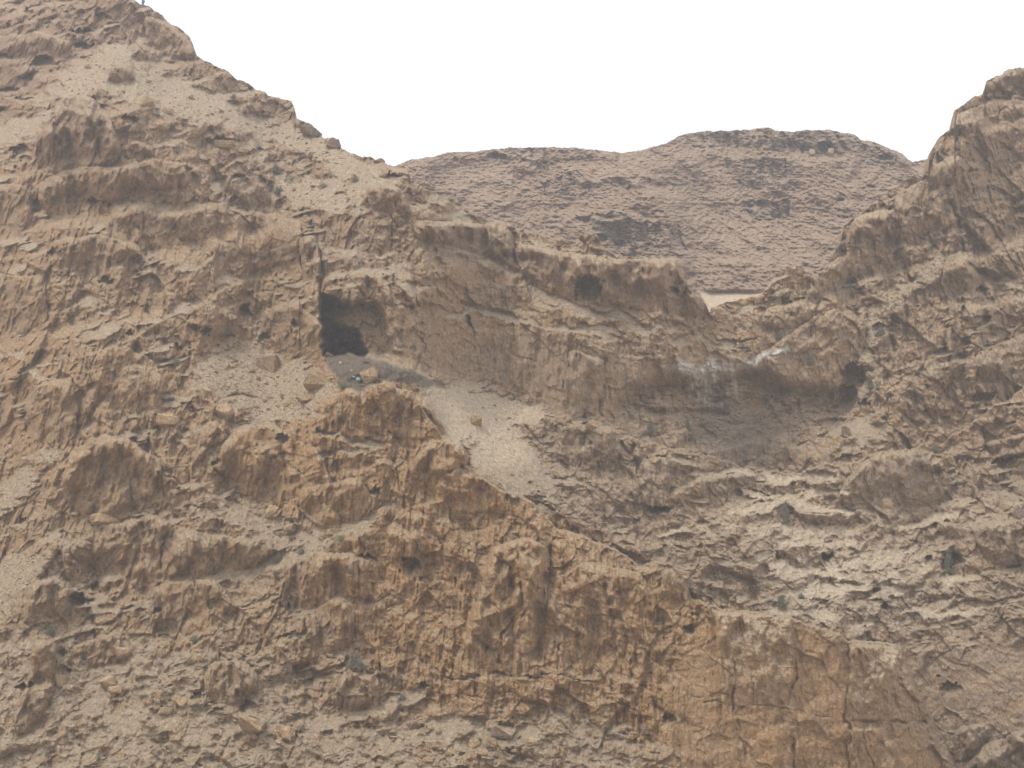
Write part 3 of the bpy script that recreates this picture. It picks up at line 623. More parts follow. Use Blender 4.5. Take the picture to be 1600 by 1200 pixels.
def wing(c, sgn, name, label):
    """the mountainside goes on past the image raster, more coarsely"""
    rows = np.arange(back, NR - 1, 7)
    x0, y0, z0 = VX[rows, c], VY[rows, c], VZ[rows, c]
    n_ = 26; k = np.arange(n_)[None, :] * 2.6
    x = x0[:, None] + sgn * k; t_ = z0[:, None] + 0 * k
    z = z0[:, None] * (1 - .0012 * k) ; g_ = np.clip(k / 5, 0, 1)
    y = y0[:, None] + .10 * k + g_ * (2.5 * fbm(x / 9, t_ / 9, 501, 4) + 1.2 * facets(x / 6, t_ / 6, 502)[0])
    ii = np.arange(len(rows) * n_, dtype=np.int32).reshape(len(rows), n_)
    q = np.stack([ii[:-1, :-1], ii[1:, :-1], ii[1:, 1:], ii[:-1, 1:]], -1)
    if sgn < 0: q = q[..., ::-1]
    one = np.ones(x.size)
    mk = np.stack([one * 0, one * .4, one * .4, one * .3], -1)
    me = mesh_np(name, np.stack([x, y, z], -1).reshape(-1, 3), q.reshape(-1, 4), M_ROCK, {'ground_kind': mk, 'ground_stain_shade': mk * 0})
    link(name, me, None, label, None, None, 'structure')
def at(px, py, sink=0.0):
    """point of the ground seen at an image pixel"""
    i = int(round((px - PX[0]) / STEP)); j = (py - PY[0]) / STEP
    i = min(max(i, 0), NX - 1); j = int(round(min(max(j, 0), NY - 1)))
    r = R[j, i] + sink
    a, b, c = rays(px, py)
    return Vector((r * a, r * b, r * c + CAM[2])), r / FPX

# ------------------------------------------------------------------ materials
def nodes(name):
    m = bpy.data.materials.new(name); m.use_nodes = True
    nt = m.node_tree; nt.nodes.clear()
    out = nt.nodes.new('ShaderNodeOutputMaterial'); b = nt.nodes.new('ShaderNodeBsdfPrincipled')
    nt.links.new(b.outputs[0], out.inputs[0])
    b.inputs['Roughness'].default_value = .95; b.inputs['Specular IOR Level'].default_value = .12
    return m, nt, b
def N(nt, kind, **kw):
    n = nt.nodes.new(kind)
    for k, v in kw.items(): setattr(n, k, v)
    return n
def noise(nt, vec, scale, detail=6, rough=.6, dist=0.0, kind='FBM'):
    n = N(nt, 'ShaderNodeTexNoise'); n.inputs['Scale'].default_value = scale; n.inputs['Detail'].default_value = detail
    n.inputs['Roughness'].default_value = rough; n.inputs['Distortion'].default_value = dist
    nt.links.new(vec, n.inputs['Vector']); return n.outputs['Fac']
def ramp(nt, fac, a, b, ca=(0, 0, 0, 1), cb=(1, 1, 1, 1)):
    n = N(nt, 'ShaderNodeValToRGB'); n.color_ramp.elements[0].position = a; n.color_ramp.elements[1].position = b
    n.color_ramp.elements[0].color = ca; n.color_ramp.elements[1].color = cb
    nt.links.new(fac, n.inputs[0]); return n.outputs[0]
def math_(nt, op, a, b=None, clamp=False):
    n = N(nt, 'ShaderNodeMath', operation=op, use_clamp=clamp)
    for i, v in enumerate((a, b)):
        if v is None: continue
        if isinstance(v, (int, float)): n.inputs[i].default_value = v
        else: nt.links.new(v, n.inputs[i])
    return n.outputs[0]
def mixc(nt, f, a, b, mode='MIX'):
    n = N(nt, 'ShaderNodeMix', data_type='RGBA', blend_type=mode)
    for i, v in ((0, f), (6, a), (7, b)):
        if isinstance(v, (int, float)): n.inputs[i].default_value = v
        elif isinstance(v, tuple): n.inputs[i].default_value = (*v, 1) if len(v) == 3 else v
        else: nt.links.new(v, n.inputs[i])
    return n.outputs[2]
def mapping(nt, vec, scale, rot=(0, 0, 0)):
    n = N(nt, 'ShaderNodeMapping'); n.inputs['Scale'].default_value = scale; n.inputs['Rotation'].default_value = rot
    nt.links.new(vec, n.inputs[0]); return n.outputs[0]

def rock_material(name, tan=(.400, .292, .202), orange=(.485, .298, .145), grey=(.255, .228, .200), red=(.355, .235, .170), dustc=(.54, .435, .305), pale=(.64, .53, .395), masks=True, bumpd=.15, size=1.0):
    m, nt, b = nodes(name)
    L = nt.links
    geo = N(nt, 'ShaderNodeNewGeometry')
    pos = N(nt, 'ShaderNodeTexCoord').outputs['Object']
    if masks:
        a1 = N(nt, 'ShaderNodeAttribute', attribute_name='ground_kind'); a2 = N(nt, 'ShaderNodeAttribute', attribute_name='ground_stain_shade')
        s1 = N(nt, 'ShaderNodeSeparateColor'); s2 = N(nt, 'ShaderNodeSeparateColor')
        L.new(a1.outputs['Color'], s1.inputs[0]); L.new(a2.outputs['Color'], s2.inputs[0])
        mred = a1.outputs['Alpha']
        msand, morange, mgrey = s1.outputs[0], s1.outputs[1], s1.outputs[2]
        mpale, mdark, mcave_shade = s2.outputs[0], s2.outputs[1], s2.outputs[2]
    big = noise(nt, pos, .045 * size, 5, .6)
    mid = noise(nt, pos, .28 * size, 7, .65, .4)
    fine = noise(nt, pos, 1.9 * size, 6, .7)
    streak = noise(nt, mapping(nt, pos, (1.5 * size, 1.5 * size, .16 * size)), 1.0, 7, .68, .6)
    band = noise(nt, mapping(nt, pos, (.10 * size, .10 * size, 1.6 * size), (.0, .12, 0)), 1.0, 6, .7, .5)
    mo = morange if masks else .5
    f = math_(nt, 'ADD', mo, math_(nt, 'MULTIPLY', math_(nt, 'SUBTRACT', mid, .5), 1.7), True)
    f = math_(nt, 'ADD', f, math_(nt, 'MULTIPLY', math_(nt, 'SUBTRACT', big, .5), .9), True)
    col = mixc(nt, f, tan, orange)
    if masks: col = mixc(nt, math_(nt, 'MULTIPLY', mred, ramp(nt, mid, .3, .6, (.55, .55, .55, 1), (1, 1, 1, 1))), col, red)
    mg = mgrey if masks else .4
    g = math_(nt, 'ADD', math_(nt, 'MULTIPLY', math_(nt, 'SUBTRACT', streak, .52), 4.2), math_(nt, 'SUBTRACT', mg, .30), True)
    col = mixc(nt, math_(nt, 'MULTIPLY', g, .82), col, grey)
    col = mixc(nt, math_(nt, 'MULTIPLY', ramp(nt, band, .46, .70), .35), col, tuple(min(1, c * 1.22) for c in tan))
    # dust that settles on everything not steep
    nrm = N(nt, 'ShaderNodeSeparateXYZ'); L.new(geo.outputs['Normal'], nrm.inputs[0])
    up = math_(nt, 'ADD', nrm.outputs[2], math_(nt, 'MULTIPLY', math_(nt, 'SUBTRACT', fine, .5), .55))
    dust = ramp(nt, up, .47, .78)
    col = mixc(nt, math_(nt, 'MULTIPLY', dust, .68), col, dustc)
    if masks:
        sandc = mixc(nt, ramp(nt, fine, .40, .64), (.43, .345, .250), (.56, .455, .335))
        sm = math_(nt, 'ADD', math_(nt, 'MULTIPLY', msand, 1.7), math_(nt, 'MULTIPLY', math_(nt, 'SUBTRACT', mid, .80), .9), True)
        col = mixc(nt, math_(nt, 'MULTIPLY', sm, .92), col, sandc)
        pm = math_(nt, 'MULTIPLY', mpale, ramp(nt, math_(nt, 'ADD', up, math_(nt, 'MULTIPLY', msand, .6)), .05, .55))
        col = mixc(nt, pm, col, pale)
        col = mixc(nt, math_(nt, 'MULTIPLY', a2.outputs['Alpha'], .85), col, (.76, .75, .73))       # mineral crust
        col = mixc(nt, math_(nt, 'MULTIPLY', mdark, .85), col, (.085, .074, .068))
        col = mixc(nt, math_(nt, 'MULTIPLY', mcave_shade, ramp(nt, streak, .35, .62, (.9, .9, .9, 1), (.35, .35, .35, 1))), col, (.040, .036, .034))     # shade of the cave interior painted into the colour, broken by streaks
    speck = noise(nt, pos, 7.5 * size, 3, .7)
    col = mixc(nt, 1.0, col, ramp(nt, speck, .30, .70, (.66, .66, .66, 1), (1.25, 1.25, 1.25, 1)), 'MULTIPLY')
    col = mixc(nt, 1.0, col, ramp(nt, noise(nt, mapping(nt, pos, (1, 1, .75)), 2.7 * size, 4, .75, .3), .32, .66, (.74, .72, .71, 1), (1.24, 1.22, 1.18, 1)), 'MULTIPLY')
    pit_ = N(nt, 'ShaderNodeTexVoronoi', feature='F1'); pit_.inputs['Scale'].default_value = 2.6 * size
    L.new(mapping(nt, pos, (1, 1, .7)), pit_.inputs['Vector'])
    L.new(col, b.inputs['Base Color'])
    hgt = math_(nt, 'ADD', math_(nt, 'ADD', noise(nt, mapping(nt, pos, (1, 1, .6)), 2.6 * size, 8, .78), math_(nt, 'MULTIPLY', noise(nt, pos, 9 * size, 3, .7), .25)), math_(nt, 'MULTIPLY', pit_.outputs['Distance'], -.35))
    bp = N(nt, 'ShaderNodeBump'); bp.inputs['Strength'].default_value = 1.0; bp.inputs['Distance'].default_value = bumpd * 3
    L.new(hgt, bp.inputs['Height']); L.new(bp.outputs[0], b.inputs['Normal'])
    return m
M_ROCK = rock_material('desert_limestone')
M_FAR = rock_material('far_brown_rock', tan=(.31, .225, .158), orange=(.325, .205, .13), grey=(.20, .17, .15), red=(.27, .18, .14), dustc=(.37, .29, .215), size=.8, bumpd=.10)
M_BOULDER = rock_material('boulder_stone', tan=(.39, .295, .20), orange=(.44, .30, .175), grey=(.27, .235, .20), masks=False, size=1.6, bumpd=.07)
M_SLAB = rock_material('fresh_slab_stone', tan=(.48, .37, .25), orange=(.50, .35, .21), grey=(.35, .29, .225), masks=False, size=1.5, bumpd=.06)
M_DARKB = rock_material('weathered_boulder_stone', tan=(.22, .175, .15), orange=(.25, .175, .13), grey=(.16, .14, .13), masks=False, size=1.5, bumpd=.06)
M_GRAVEL = rock_material('gravel_stone', tan=(.38, .29, .205), orange=(.38, .255, .15), grey=(.28, .23, .185), masks=False, size=3, bumpd=.02)
def plain(name, c, c2=None, rough=.8, scale=3):
    m, nt, b = nodes(name)
    pos = N(nt, 'ShaderNodeTexCoord').outputs['Object']
    c2 = c2 or tuple(x * .7 for x in c)
    nt.links.new(mixc(nt, noise(nt, pos, scale, 4), c, c2), b.inputs['Base Color']); b.inputs['Roughness'].default_value = rough
    return m
M_LEAF = plain('grey_green_leaves', (.22, .215, .165), (.15, .15, .12), .8, 2)
M_LEAF2 = plain('dusty_olive_leaves', (.27, .27, .16), (.19, .20, .13), .7, 2)
M_STEM = plain('dry_stems', (.17, .12, .08))

# ------------------------------------------------------------------ building meshes
def link(name, me, parent=None, label=None, cat=None, group=None, kind=None):
    o = bpy.data.objects.new(name, me); COL.objects.link(o)
    if parent is not None: o.parent = parent
    if label: o['label'] = label
    if cat: o['category'] = cat
    if group: o['group'] = group
    if kind: o['kind'] = kind
    return o
def mesh_np(name, co, quads, mat, attrs=None, smooth=False):
    me = bpy.data.meshes.new(name)
    n = len(co); q = len(quads)
    me.vertices.add(n); me.vertices.foreach_set('co', co.astype(np.float32).ravel())
    me.loops.add(q * 4); me.loops.foreach_set('vertex_index', quads.astype(np.int32).ravel())
    me.polygons.add(q); me.polygons.foreach_set('loop_start', np.arange(0, q * 4, 4, dtype=np.int32))
    me.polygons.foreach_set('loop_total', np.full(q, 4, np.int32))
    me.polygons.foreach_set('use_smooth', np.full(q, smooth, bool))
    me.update(calc_edges=True)
    for k, v in (attrs or {}).items():
        a = me.attributes.new(k, 'FLOAT_COLOR', 'POINT'); a.data.foreach_set('color', v.astype(np.float32).ravel())
    me.materials.append(mat)
    return me

V = np.stack([VX, VY, VZ], -1).reshape(-1, 3)
MK = MASK.reshape(-1, 4); MK2 = MASK2.reshape(-1, 4)
idx = np.arange(NR * NX, dtype=np.int32).reshape(NR, NX)
Q = np.stack([idx[:-1, :-1], idx[1:, :-1], idx[1:, 1:], idx[:-1, 1:]], -1)      # faces look at the valley
qx = MPX[:-1, :-1] + STEP / 2; qy = MYF[:-1, :-1] + .6
# which named piece each face belongs to
REG = np.zeros(qx.shape, np.int32)
names = ['mountain_slope']
def inpoly(pts, x, y):
    ins = np.zeros(x.shape, bool); n = len(pts)
    for i in range(n):
        x0, y0 = pts[i][:2]; x1, y1 = pts[(i + 1) % n][:2]
        if y0 == y1: continue
        ins ^= ((y0 > y) != (y1 > y)) & (x < (x1 - x0) * (y - y0) / (y1 - y0) + x0)
    return ins
wqx = qx + 6 * fbm(qx / 40, qy / 40, 201, 3); wqy = qy + 6 * fbm(qx / 40, qy / 40, 211, 3)
def above(pts, seed, rag):
    xs = [p[0] for p in pts]
    yj = np.interp(PX, xs, [p[1] for p in pts]).astype(np.float32) + rag * (fbm(PX / 22, PX * 0 + seed, seed, 5, .6))
    return yj[None, :-1]
PARTS = []          # (name, label, parent index)
def region(mask, name, label, parent=-1):
    PARTS.append((name, label, parent)); REG[mask] = len(PARTS) - 1
    return len(PARTS) - 1
yF = above(CREST_FRONT, 5, 3.5); yM = above(CREST_MID, 6, 5.0); yS = above(CREST_SPUR, 8, 5.0)
k_left = region(np.ones(qx.shape, bool), 'mountain_slope', 'tan rocky mountainside rising to the upper left, with ledges and scree')
k_right = region((wqx > 1352) & (wqy < 720) | ((wqx > 1108) & (wqy < 545 - (wqx - 1108) * .28)), 'cliff', 'tall craggy olive tan cliff rising at the upper right edge')
k_wall = region(inpoly(BASIN, wqx, wqy) & (wqx > 840), 'canyon_headwall', 'grey tan curved rock wall round the hollow, stained white in the middle')
k_spur = region((qx > 1470) & (qy > yS) & (qy < yM), 'rock_spur', 'grey tan spur descending from the right edge beneath the tall cliff')
k_gully = region((qx > 742) & (qy > yM) & (wqy > 640) & ((qy < yF) | (qx > 1500)), 'gully_slope', 'crinkled pale ledges in the gully between the front ridge and the hollow')
k_front = region((qx > 545) & (qy > yF) & (wqx + .9 * (wqy - 600) > 640), 'front_ridge', 'orange brown rock ridge running down across the front to smooth slabs')
k_deb = region(inpoly([(-120, 1005), (40, 985), (90, 1000), (200, 1012), (300, 998), (400, 1022), (450, 1075), (500, 1118), (560, 1128), (640, 1112), (700, 1125), (820, 1116), (900, 1104), (965, 1124), (1030, 1160), (1070, 1900), (-120, 1900)], wqx, wqy), 'debris_slope', 'stony tan debris slope along the bottom left of the picture')
sandq = (MSAND[:-1, :-1] > .5)
base = REG.copy()
region(sandq & inpoly([(0, 0), (700, 0), (660, 310), (420, 345), (0, 270)], qx, qy), 'scree_slope', 'pale grey scree falling below the upper left crest', k_left)
region(sandq & inpoly([(635, 580), (900, 640), (900, 830), (730, 760), (680, 690)], qx, qy) & (qy < np.where(qx > 545, yF, 1e4)), 'sand_slope', 'smooth pale sand slope below and right of the large cave', k_left)
region(sandq & inpoly([(280, 520), (560, 520), (560, 640), (360, 720), (280, 700)], qx, qy), 'sand_terrace', 'pale sandy terrace left of the large cave', k_left)
region(sandq & inpoly([(220, 770), (620, 770), (620, 960), (220, 960)], qx, qy), 'sand_gully', 'sandy strip running down to the left between orange outcrops', k_left)
region(sandq & inpoly([(-120, 680), (110, 680), (110, 990), (-120, 1000)], qx, qy), 'sand_gully', 'sandy gully at the left edge', k_left)
region(sandq & (wqx > 1340) & (wqy < 700), 'scree_gully', 'grey scree gully beneath the right hand cliff', k_right)
hq = inpoly([(500, 560), (545, 549), (575, 555), (650, 584), (700, 600), (690, 610), (610, 594), (568, 612), (510, 584)], wqx * .3 + qx * .7, wqy * .3 + qy * .7)
region(hq, 'spoil_heap', 'dark earth heap spilling out of the large cave', k_left)
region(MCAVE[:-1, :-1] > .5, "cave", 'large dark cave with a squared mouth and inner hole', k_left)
for k, (pts, amp, edge) in enumerate(OUTCROPS):
    if k in (8, 9, 10, 11): pass
    mk = inpoly(pts, wqx * .6 + qx * .4, wqy * .6 + qy * .4) & (MCAVE[:-1, :-1] <= .5)
    if mk.sum() < 200: continue
    b = np.bincount(base[mk]).argmax()
    mk &= (base == b) if b in (k_front, k_gully, k_wall) else True
    region(mk, 'rock_outcrop', None, int(b))
for (cx, cy, rx, ry, dep) in PITS:
    if dep < 2.2 or rx * ry < 40: continue
    mk = ((qx - cx) / rx) ** 2 + ((qy - cy) / ry) ** 2 < 1.05
    b = np.bincount(base[mk]).argmax()
    region(mk, 'hollow', None, int(b))
objs = []
flatQ = Q.reshape(-1, 4); flatR = REG.ravel()
order = np.argsort(flatR, kind='stable'); bounds = np.searchsorted(flatR[order], np.arange(len(PARTS) + 1))
for k, (nm, lab, par) in enumerate(PARTS):
    f = flatQ[order[bounds[k]:bounds[k + 1]]]
    if len(f) == 0: objs.append(None); continue
    used, inv = np.unique(f.ravel(), return_inverse=True)
    me = mesh_np(nm, V[used], inv.reshape(-1, 4), M_ROCK, {'ground_kind': MK[used], 'ground_stain_shade': MK2[used]})
    objs.append(link(nm, me, objs[par] if par >= 0 else None, lab, None, None, 'structure' if par < 0 else None))

wing(NX - 1, 1, 'cliff', 'rocky cliff going on to the right of the tall olive tan cliff')
wing(0, -1, 'mountain_slope', 'rocky mountainside going on to the left')

# ------------------------------------------------------------------ the far hill
HX = np.arange(520, 1560, 1.5).astype(np.float32)
HT = [(520, 268), (600, 262), (618, 259), (640, 250), (660, 247), (680, 244), (700, 238), (740, 237), (770, 233), (800, 231), (850, 230), (900, 231), (940, 235), (970, 239), (1000, 235), (1040, 224), (1062, 212), (1072, 209), (1100, 205), (1150, 204), (1200, 199), (1212, 204), (1240, 206), (1260, 203), (1300, 203), (1318, 208), (1335, 210), (1345, 218), (1366, 222), (1390, 232), (1408, 239), (1420, 250), (1426, 253), (1440, 250), (1460, 247), (1560, 232)]
ht = np.interp(HX, [p[0] for p in HT], [p[1] for p in HT]).astype(np.float32) + 1.3 * fbm(HX / 11, HX * 0 + 9, 301, 5, .65)
HR = 230
t = np.linspace(0, 1, HR).astype(np.float32)[:, None]
hy = ht[None, :] + (520 - ht[None, :]) * t
hx = HX[None, :] + 0 * hy
ux, uy, uz = rays(hx, hy)
def hp(pts, soft=8):
    w = inpoly(pts, hx + 8 * fbm(hx / 40, hy / 40, 311, 4), hy + 8 * fbm(hx / 40, hy / 40, 312, 4)).astype(np.float32)
    return w
hc = np.full(hx.shape, .80, np.float32)
cl = np.maximum.reduce([hp([(1060, 204), (1200, 196), (1340, 208), (1350, 236), (1300, 238), (1200, 232), (1060, 220)]), hp([(760, 232), (850, 230), (850, 250), (760, 250)]),
                        hp([(840, 285), (900, 272), (930, 290), (925, 310), (850, 305)]), hp([(900, 345), (960, 335), (1060, 350), (1080, 395), (1000, 404), (940, 385)]), hp([(1340, 232), (1400, 236), (1400, 262), (1350, 258)]),
                        hp([(1160, 315), (1230, 310), (1240, 335), (1180, 345)]), hp([(1130, 250), (1230, 250), (1250, 290), (1150, 300)])])
hc = hc * (1 - cl) + .15 * cl
hc *= np.interp(hy, [430, 455], [1, 1.15])
hf = np.clip((hy - 452) / 6, 0, 1) * np.clip(1 - np.abs(hx - 1140) / 62, 0, 1) ** .3     # the pale flat in the saddle
hc = hc * (1 - hf) + 1.35 * hf
hc = np.minimum(hc, .84 * uy / uz)
rate = (hc * cP + sP) / (uy - hc * uz) / FPX * (520 - ht[None, :]) / HR
hl = np.log(232.0) + np.cumsum(rate[::-1], axis=0)[::-1]
hr = np.exp(hl)
kk = np.hanning(161); kk /= kk.sum()
hl = np.stack([np.convolve(np.pad(r, 80, mode='edge'), kk, mode='valid') for r in hl])
hr = np.exp(hl)
hb = np.interp(hy, [200, 520], [330, 235])
X_, T_ = hb * (hx - 800) / FPX, 1.25 * hb * (600 - hy) / FPX
rg = (1 - .93 * np.clip(hf * 1.5, 0, 1)) * (1 + .4 * cl)
hd = 4.5 * fbm(X_ / 30, T_ / 34, 321, 3) - 2.2 * ridged(X_ / 22 + .4 * perlin(X_ / 30, T_ / 30, 343), T_ / 60, 342)
wxh = X_ + 2 * perlin(X_ / 7, T_ / 7, 322); wth = T_ + 2 * perlin(X_ / 7, T_ / 7, 323)
hd += 2.0 * facets(wxh / 8, wth / 8, 324, .7, .5, .3, .5)[0]
pt = np.clip(.55 + .8 * fbm(X_ / 12, T_ / 9, 340, 3), .2, 1.2)
hd += 1.1 * pt * facets(wxh / 3.3, wth / 3.6, 325, .8, .7, .4, .6)[0]
hd -= 1.5 * pt * ridged(wxh / 6, wth / 7, 345) + .5 * pt * ridged(X_ / 1.9, T_ / 1.9, 346) + .32 * ridged(X_ / .95, T_ / .9, 347)
hd += .5 * (worley(X_ / 1.5, T_ / 1.3, 348)[0] ** 1.4 - .35) + .42 * (worley(X_ / .8, T_ / .7, 329)[0] ** 1.4 - .35) + .5 * fbm(X_ / 1.2, T_ / 1.0, 327, 3, .6)
hd += cl * 1.3 * (1 - 2.4 * np.abs(perlin(X_ / 2.6, T_ / 14, 328)))
for cx, cy, rx, ry, dep in ((1290, 229, 11, 8, 6), (774, 243, 6, 5, 5), (787, 245, 5, 4, 3), (1178, 216, 3, 4, 2), (1254, 234, 2.5, 7, 2), (1385, 246, 12, 5, 2.5), (968, 380, 8, 5, 3), (1312, 312, 7, 3, 2.5), (940, 372, 9, 6, 2), (712, 250, 5, 3, 2), (908, 345, 14, 6, 1.6), (1360, 291, 7, 3, 2.5)):
    d2 = ((hx - cx) / rx) ** 2 + ((hy - cy) / ry) ** 2 + .4 * perlin(hx / 6, hy / 6, 330)
    hd += dep * np.clip(1.2 - d2, 0, 1) ** .4
hr = hr + hd * rg
PXH = np.concatenate([np.stack([hr[0] * ux[0] * (1 + k / 60), hr[0] * uy[0] + k * 8, hr[0] * uz[0] + k * .8 - k * k * .5], -1)[None] for k in (12, 9, 6, 4, 2.5, 1.2)] + [np.stack([hr * ux, hr * uy, hr * uz], -1)])
PXH[..., 2] += CAM[2]
n0, n1 = PXH.shape[:2]
ii = np.arange(n0 * n1, dtype=np.int32).reshape(n0, n1)
qq = np.stack([ii[:-1, :-1], ii[1:, :-1], ii[1:, 1:], ii[:-1, 1:]], -1).reshape(-1, 4)
pad6 = lambda a: np.concatenate([np.repeat(a[:1], 6, 0), a])
hk = np.stack([pad6(hf), pad6(.55 + .3 * cl), pad6(.35 + .5 * cl), pad6(cl * 0 + .45)], -1).reshape(-1, 4)
hs = np.stack([pad6(hf * .5), pad6(hf * 0), pad6(hf * 0), pad6(hf * 0)], -1).reshape(-1, 4)
link('distant_hill', mesh_np('distant_hill', PXH.reshape(-1, 3), qq, M_FAR, {'ground_kind': hk, 'ground_stain_shade': hs}), None, 'rounded brown rocky hill on the skyline behind the saddle', None, None, 'structure')
hillco = PXH[6:]
def at_hill(px, py):
    i = int(np.argmin(np.abs(HX - px))); j = int(np.argmin(np.abs(hy[:, i] - py)))
    return Vector(hillco[j, i])

def haze_box():
    import bmesh
    bm = bmesh.new(); bmesh.ops.create_cube(bm, size=1)
    for v in bm.verts:
        v.co = Vector((v.co.x * 2100, 480 + v.co.y * 2300, (v.co.z + .5) * 402 - 2))
    me = bpy.data.meshes.new('haze'); bm.to_mesh(me); bm.free()
    m = bpy.data.materials.new('pale_haze'); m.use_nodes = True; nt = m.node_tree; nt.nodes.clear()
    o = nt.nodes.new('ShaderNodeOutputMaterial'); pv = nt.nodes.new('ShaderNodeVolumePrincipled')
    pv.inputs['Color'].default_value = (.90, .94, 1.0, 1); pv.inputs['Density'].default_value = HAZE; pv.inputs['Anisotropy'].default_value = .2
    nt.links.new(pv.outputs[0], o.inputs['Volume']); me.materials.append(m)
    link('haze', me, None, None, None, None, 'stuff')
HAZE = .00075
haze_box()
# plain in front of and around the mountain
g = 60
gx = np.linspace(-900, 900, g); gy = np.linspace(-400, 1400, g)
a, b_ = np.meshgrid(gx, gy)
gz = -.35 + .25 * perlin(a / 90, b_ / 90, 401) - .4 * np.clip((b_ - 60) / 40, 0, 1)
gi = np.arange(g * g, dtype=np.int32).reshape(g, g)
me = mesh_np('ground', np.stack([a, b_, gz], -1).reshape(-1, 3), np.stack([gi[:-1, :-1], gi[:-1, 1:], gi[1:, 1:], gi[1:, :-1]], -1).reshape(-1, 4), M_GRAVEL)
link('ground', me, None, 'stony desert plain at the foot of the mountain', None, None, 'structure')
# @@OBJECTS

# ------------------------------------------------------------------ stones and boulders
def stone_mesh(name, seed, mat, sub=3, sq=(1, 1, 1), cuts=13, tough=.07):
    """an angular block: a ball cut by flat planes, then weathered"""
    import bmesh
    rr = np.random.RandomState(seed)
    bm = bmesh.new()
    cuts = cuts + (5 if sub >= 3 else 2)
    pts = rr.normal(size=(cuts + 6, 3)); pts /= np.linalg.norm(pts, axis=1)[:, None]
    pts = np.sign(pts) * np.abs(pts) ** .55 * rr.uniform(.82, 1.0, (cuts + 6, 1))
    vs = [bm.verts.new(tuple(p)) for p in pts]
    res = bmesh.ops.convex_hull(bm, input=vs)
    bmesh.ops.delete(bm, geom=[v for v in bm.verts if not v.link_faces], context='VERTS')
    bmesh.ops.triangulate(bm, faces=bm.faces)
    if sub >= 3:
        bmesh.ops.bevel(bm, geom=list(bm.edges), offset=.03, segments=1, affect='EDGES', clamp_overlap=True)
        bmesh.ops.triangulate(bm, faces=bm.faces)
        bmesh.ops.subdivide_edges(bm, edges=[e for e in bm.edges if e.calc_length() > .16], cuts=3, use_grid_fill=True)
        bmesh.ops.triangulate(bm, faces=bm.faces)
    P = np.array([v.co[:] for v in bm.verts])
    a = perlin(P[:, 0] * 1.9 + seed, P[:, 1] * 1.9 + P[:, 2], seed % 97) * tough * 1.6 + perlin(P[:, 0] * 4.7, P[:, 2] * 4.7 + P[:, 1] * 2, seed % 89) * tough * 1.2 + (perlin(P[:, 0] * 9, P[:, 2] * 9 + P[:, 1] * 5, seed % 83) * tough if sub >= 3 else 0)
    P *= (1 + a)[:, None]
    P *= np.array(sq)[None, :]
    for v, p in zip(bm.verts, P): v.co = p
    bmesh.ops.recalc_face_normals(bm, faces=bm.faces)
    for f in bm.faces: f.smooth = False
    me = bpy.data.meshes.new(name); bm.to_mesh(me); bm.free(); me.materials.append(mat)
    return me
def put_stone(px, py, w, h, seed, mat, label, cat='boulder', name='boulder', rot=None, cuts=9, group=None, depth=None, sink=.3):
    """w, h: how wide and high it shows, in photograph pixels; centre px, py"""
    p, k = at(px, py + h * .30)
    sx = w * k * .49; sz = h * k * .54; sy = depth or (sx + sz) * .5
    me = stone_mesh(name, seed, mat, 3, (sx, sy, sz), cuts)
    o = link(name, me, None, label, cat, group)
    o.location = p + Vector((0, -sy * .02, sz * .30))
    rr = random.Random(seed)
    o.rotation_euler = rot or (rr.uniform(-.2, .2), rr.uniform(-.15, .15), rr.uniform(-.3, .3))
    return o
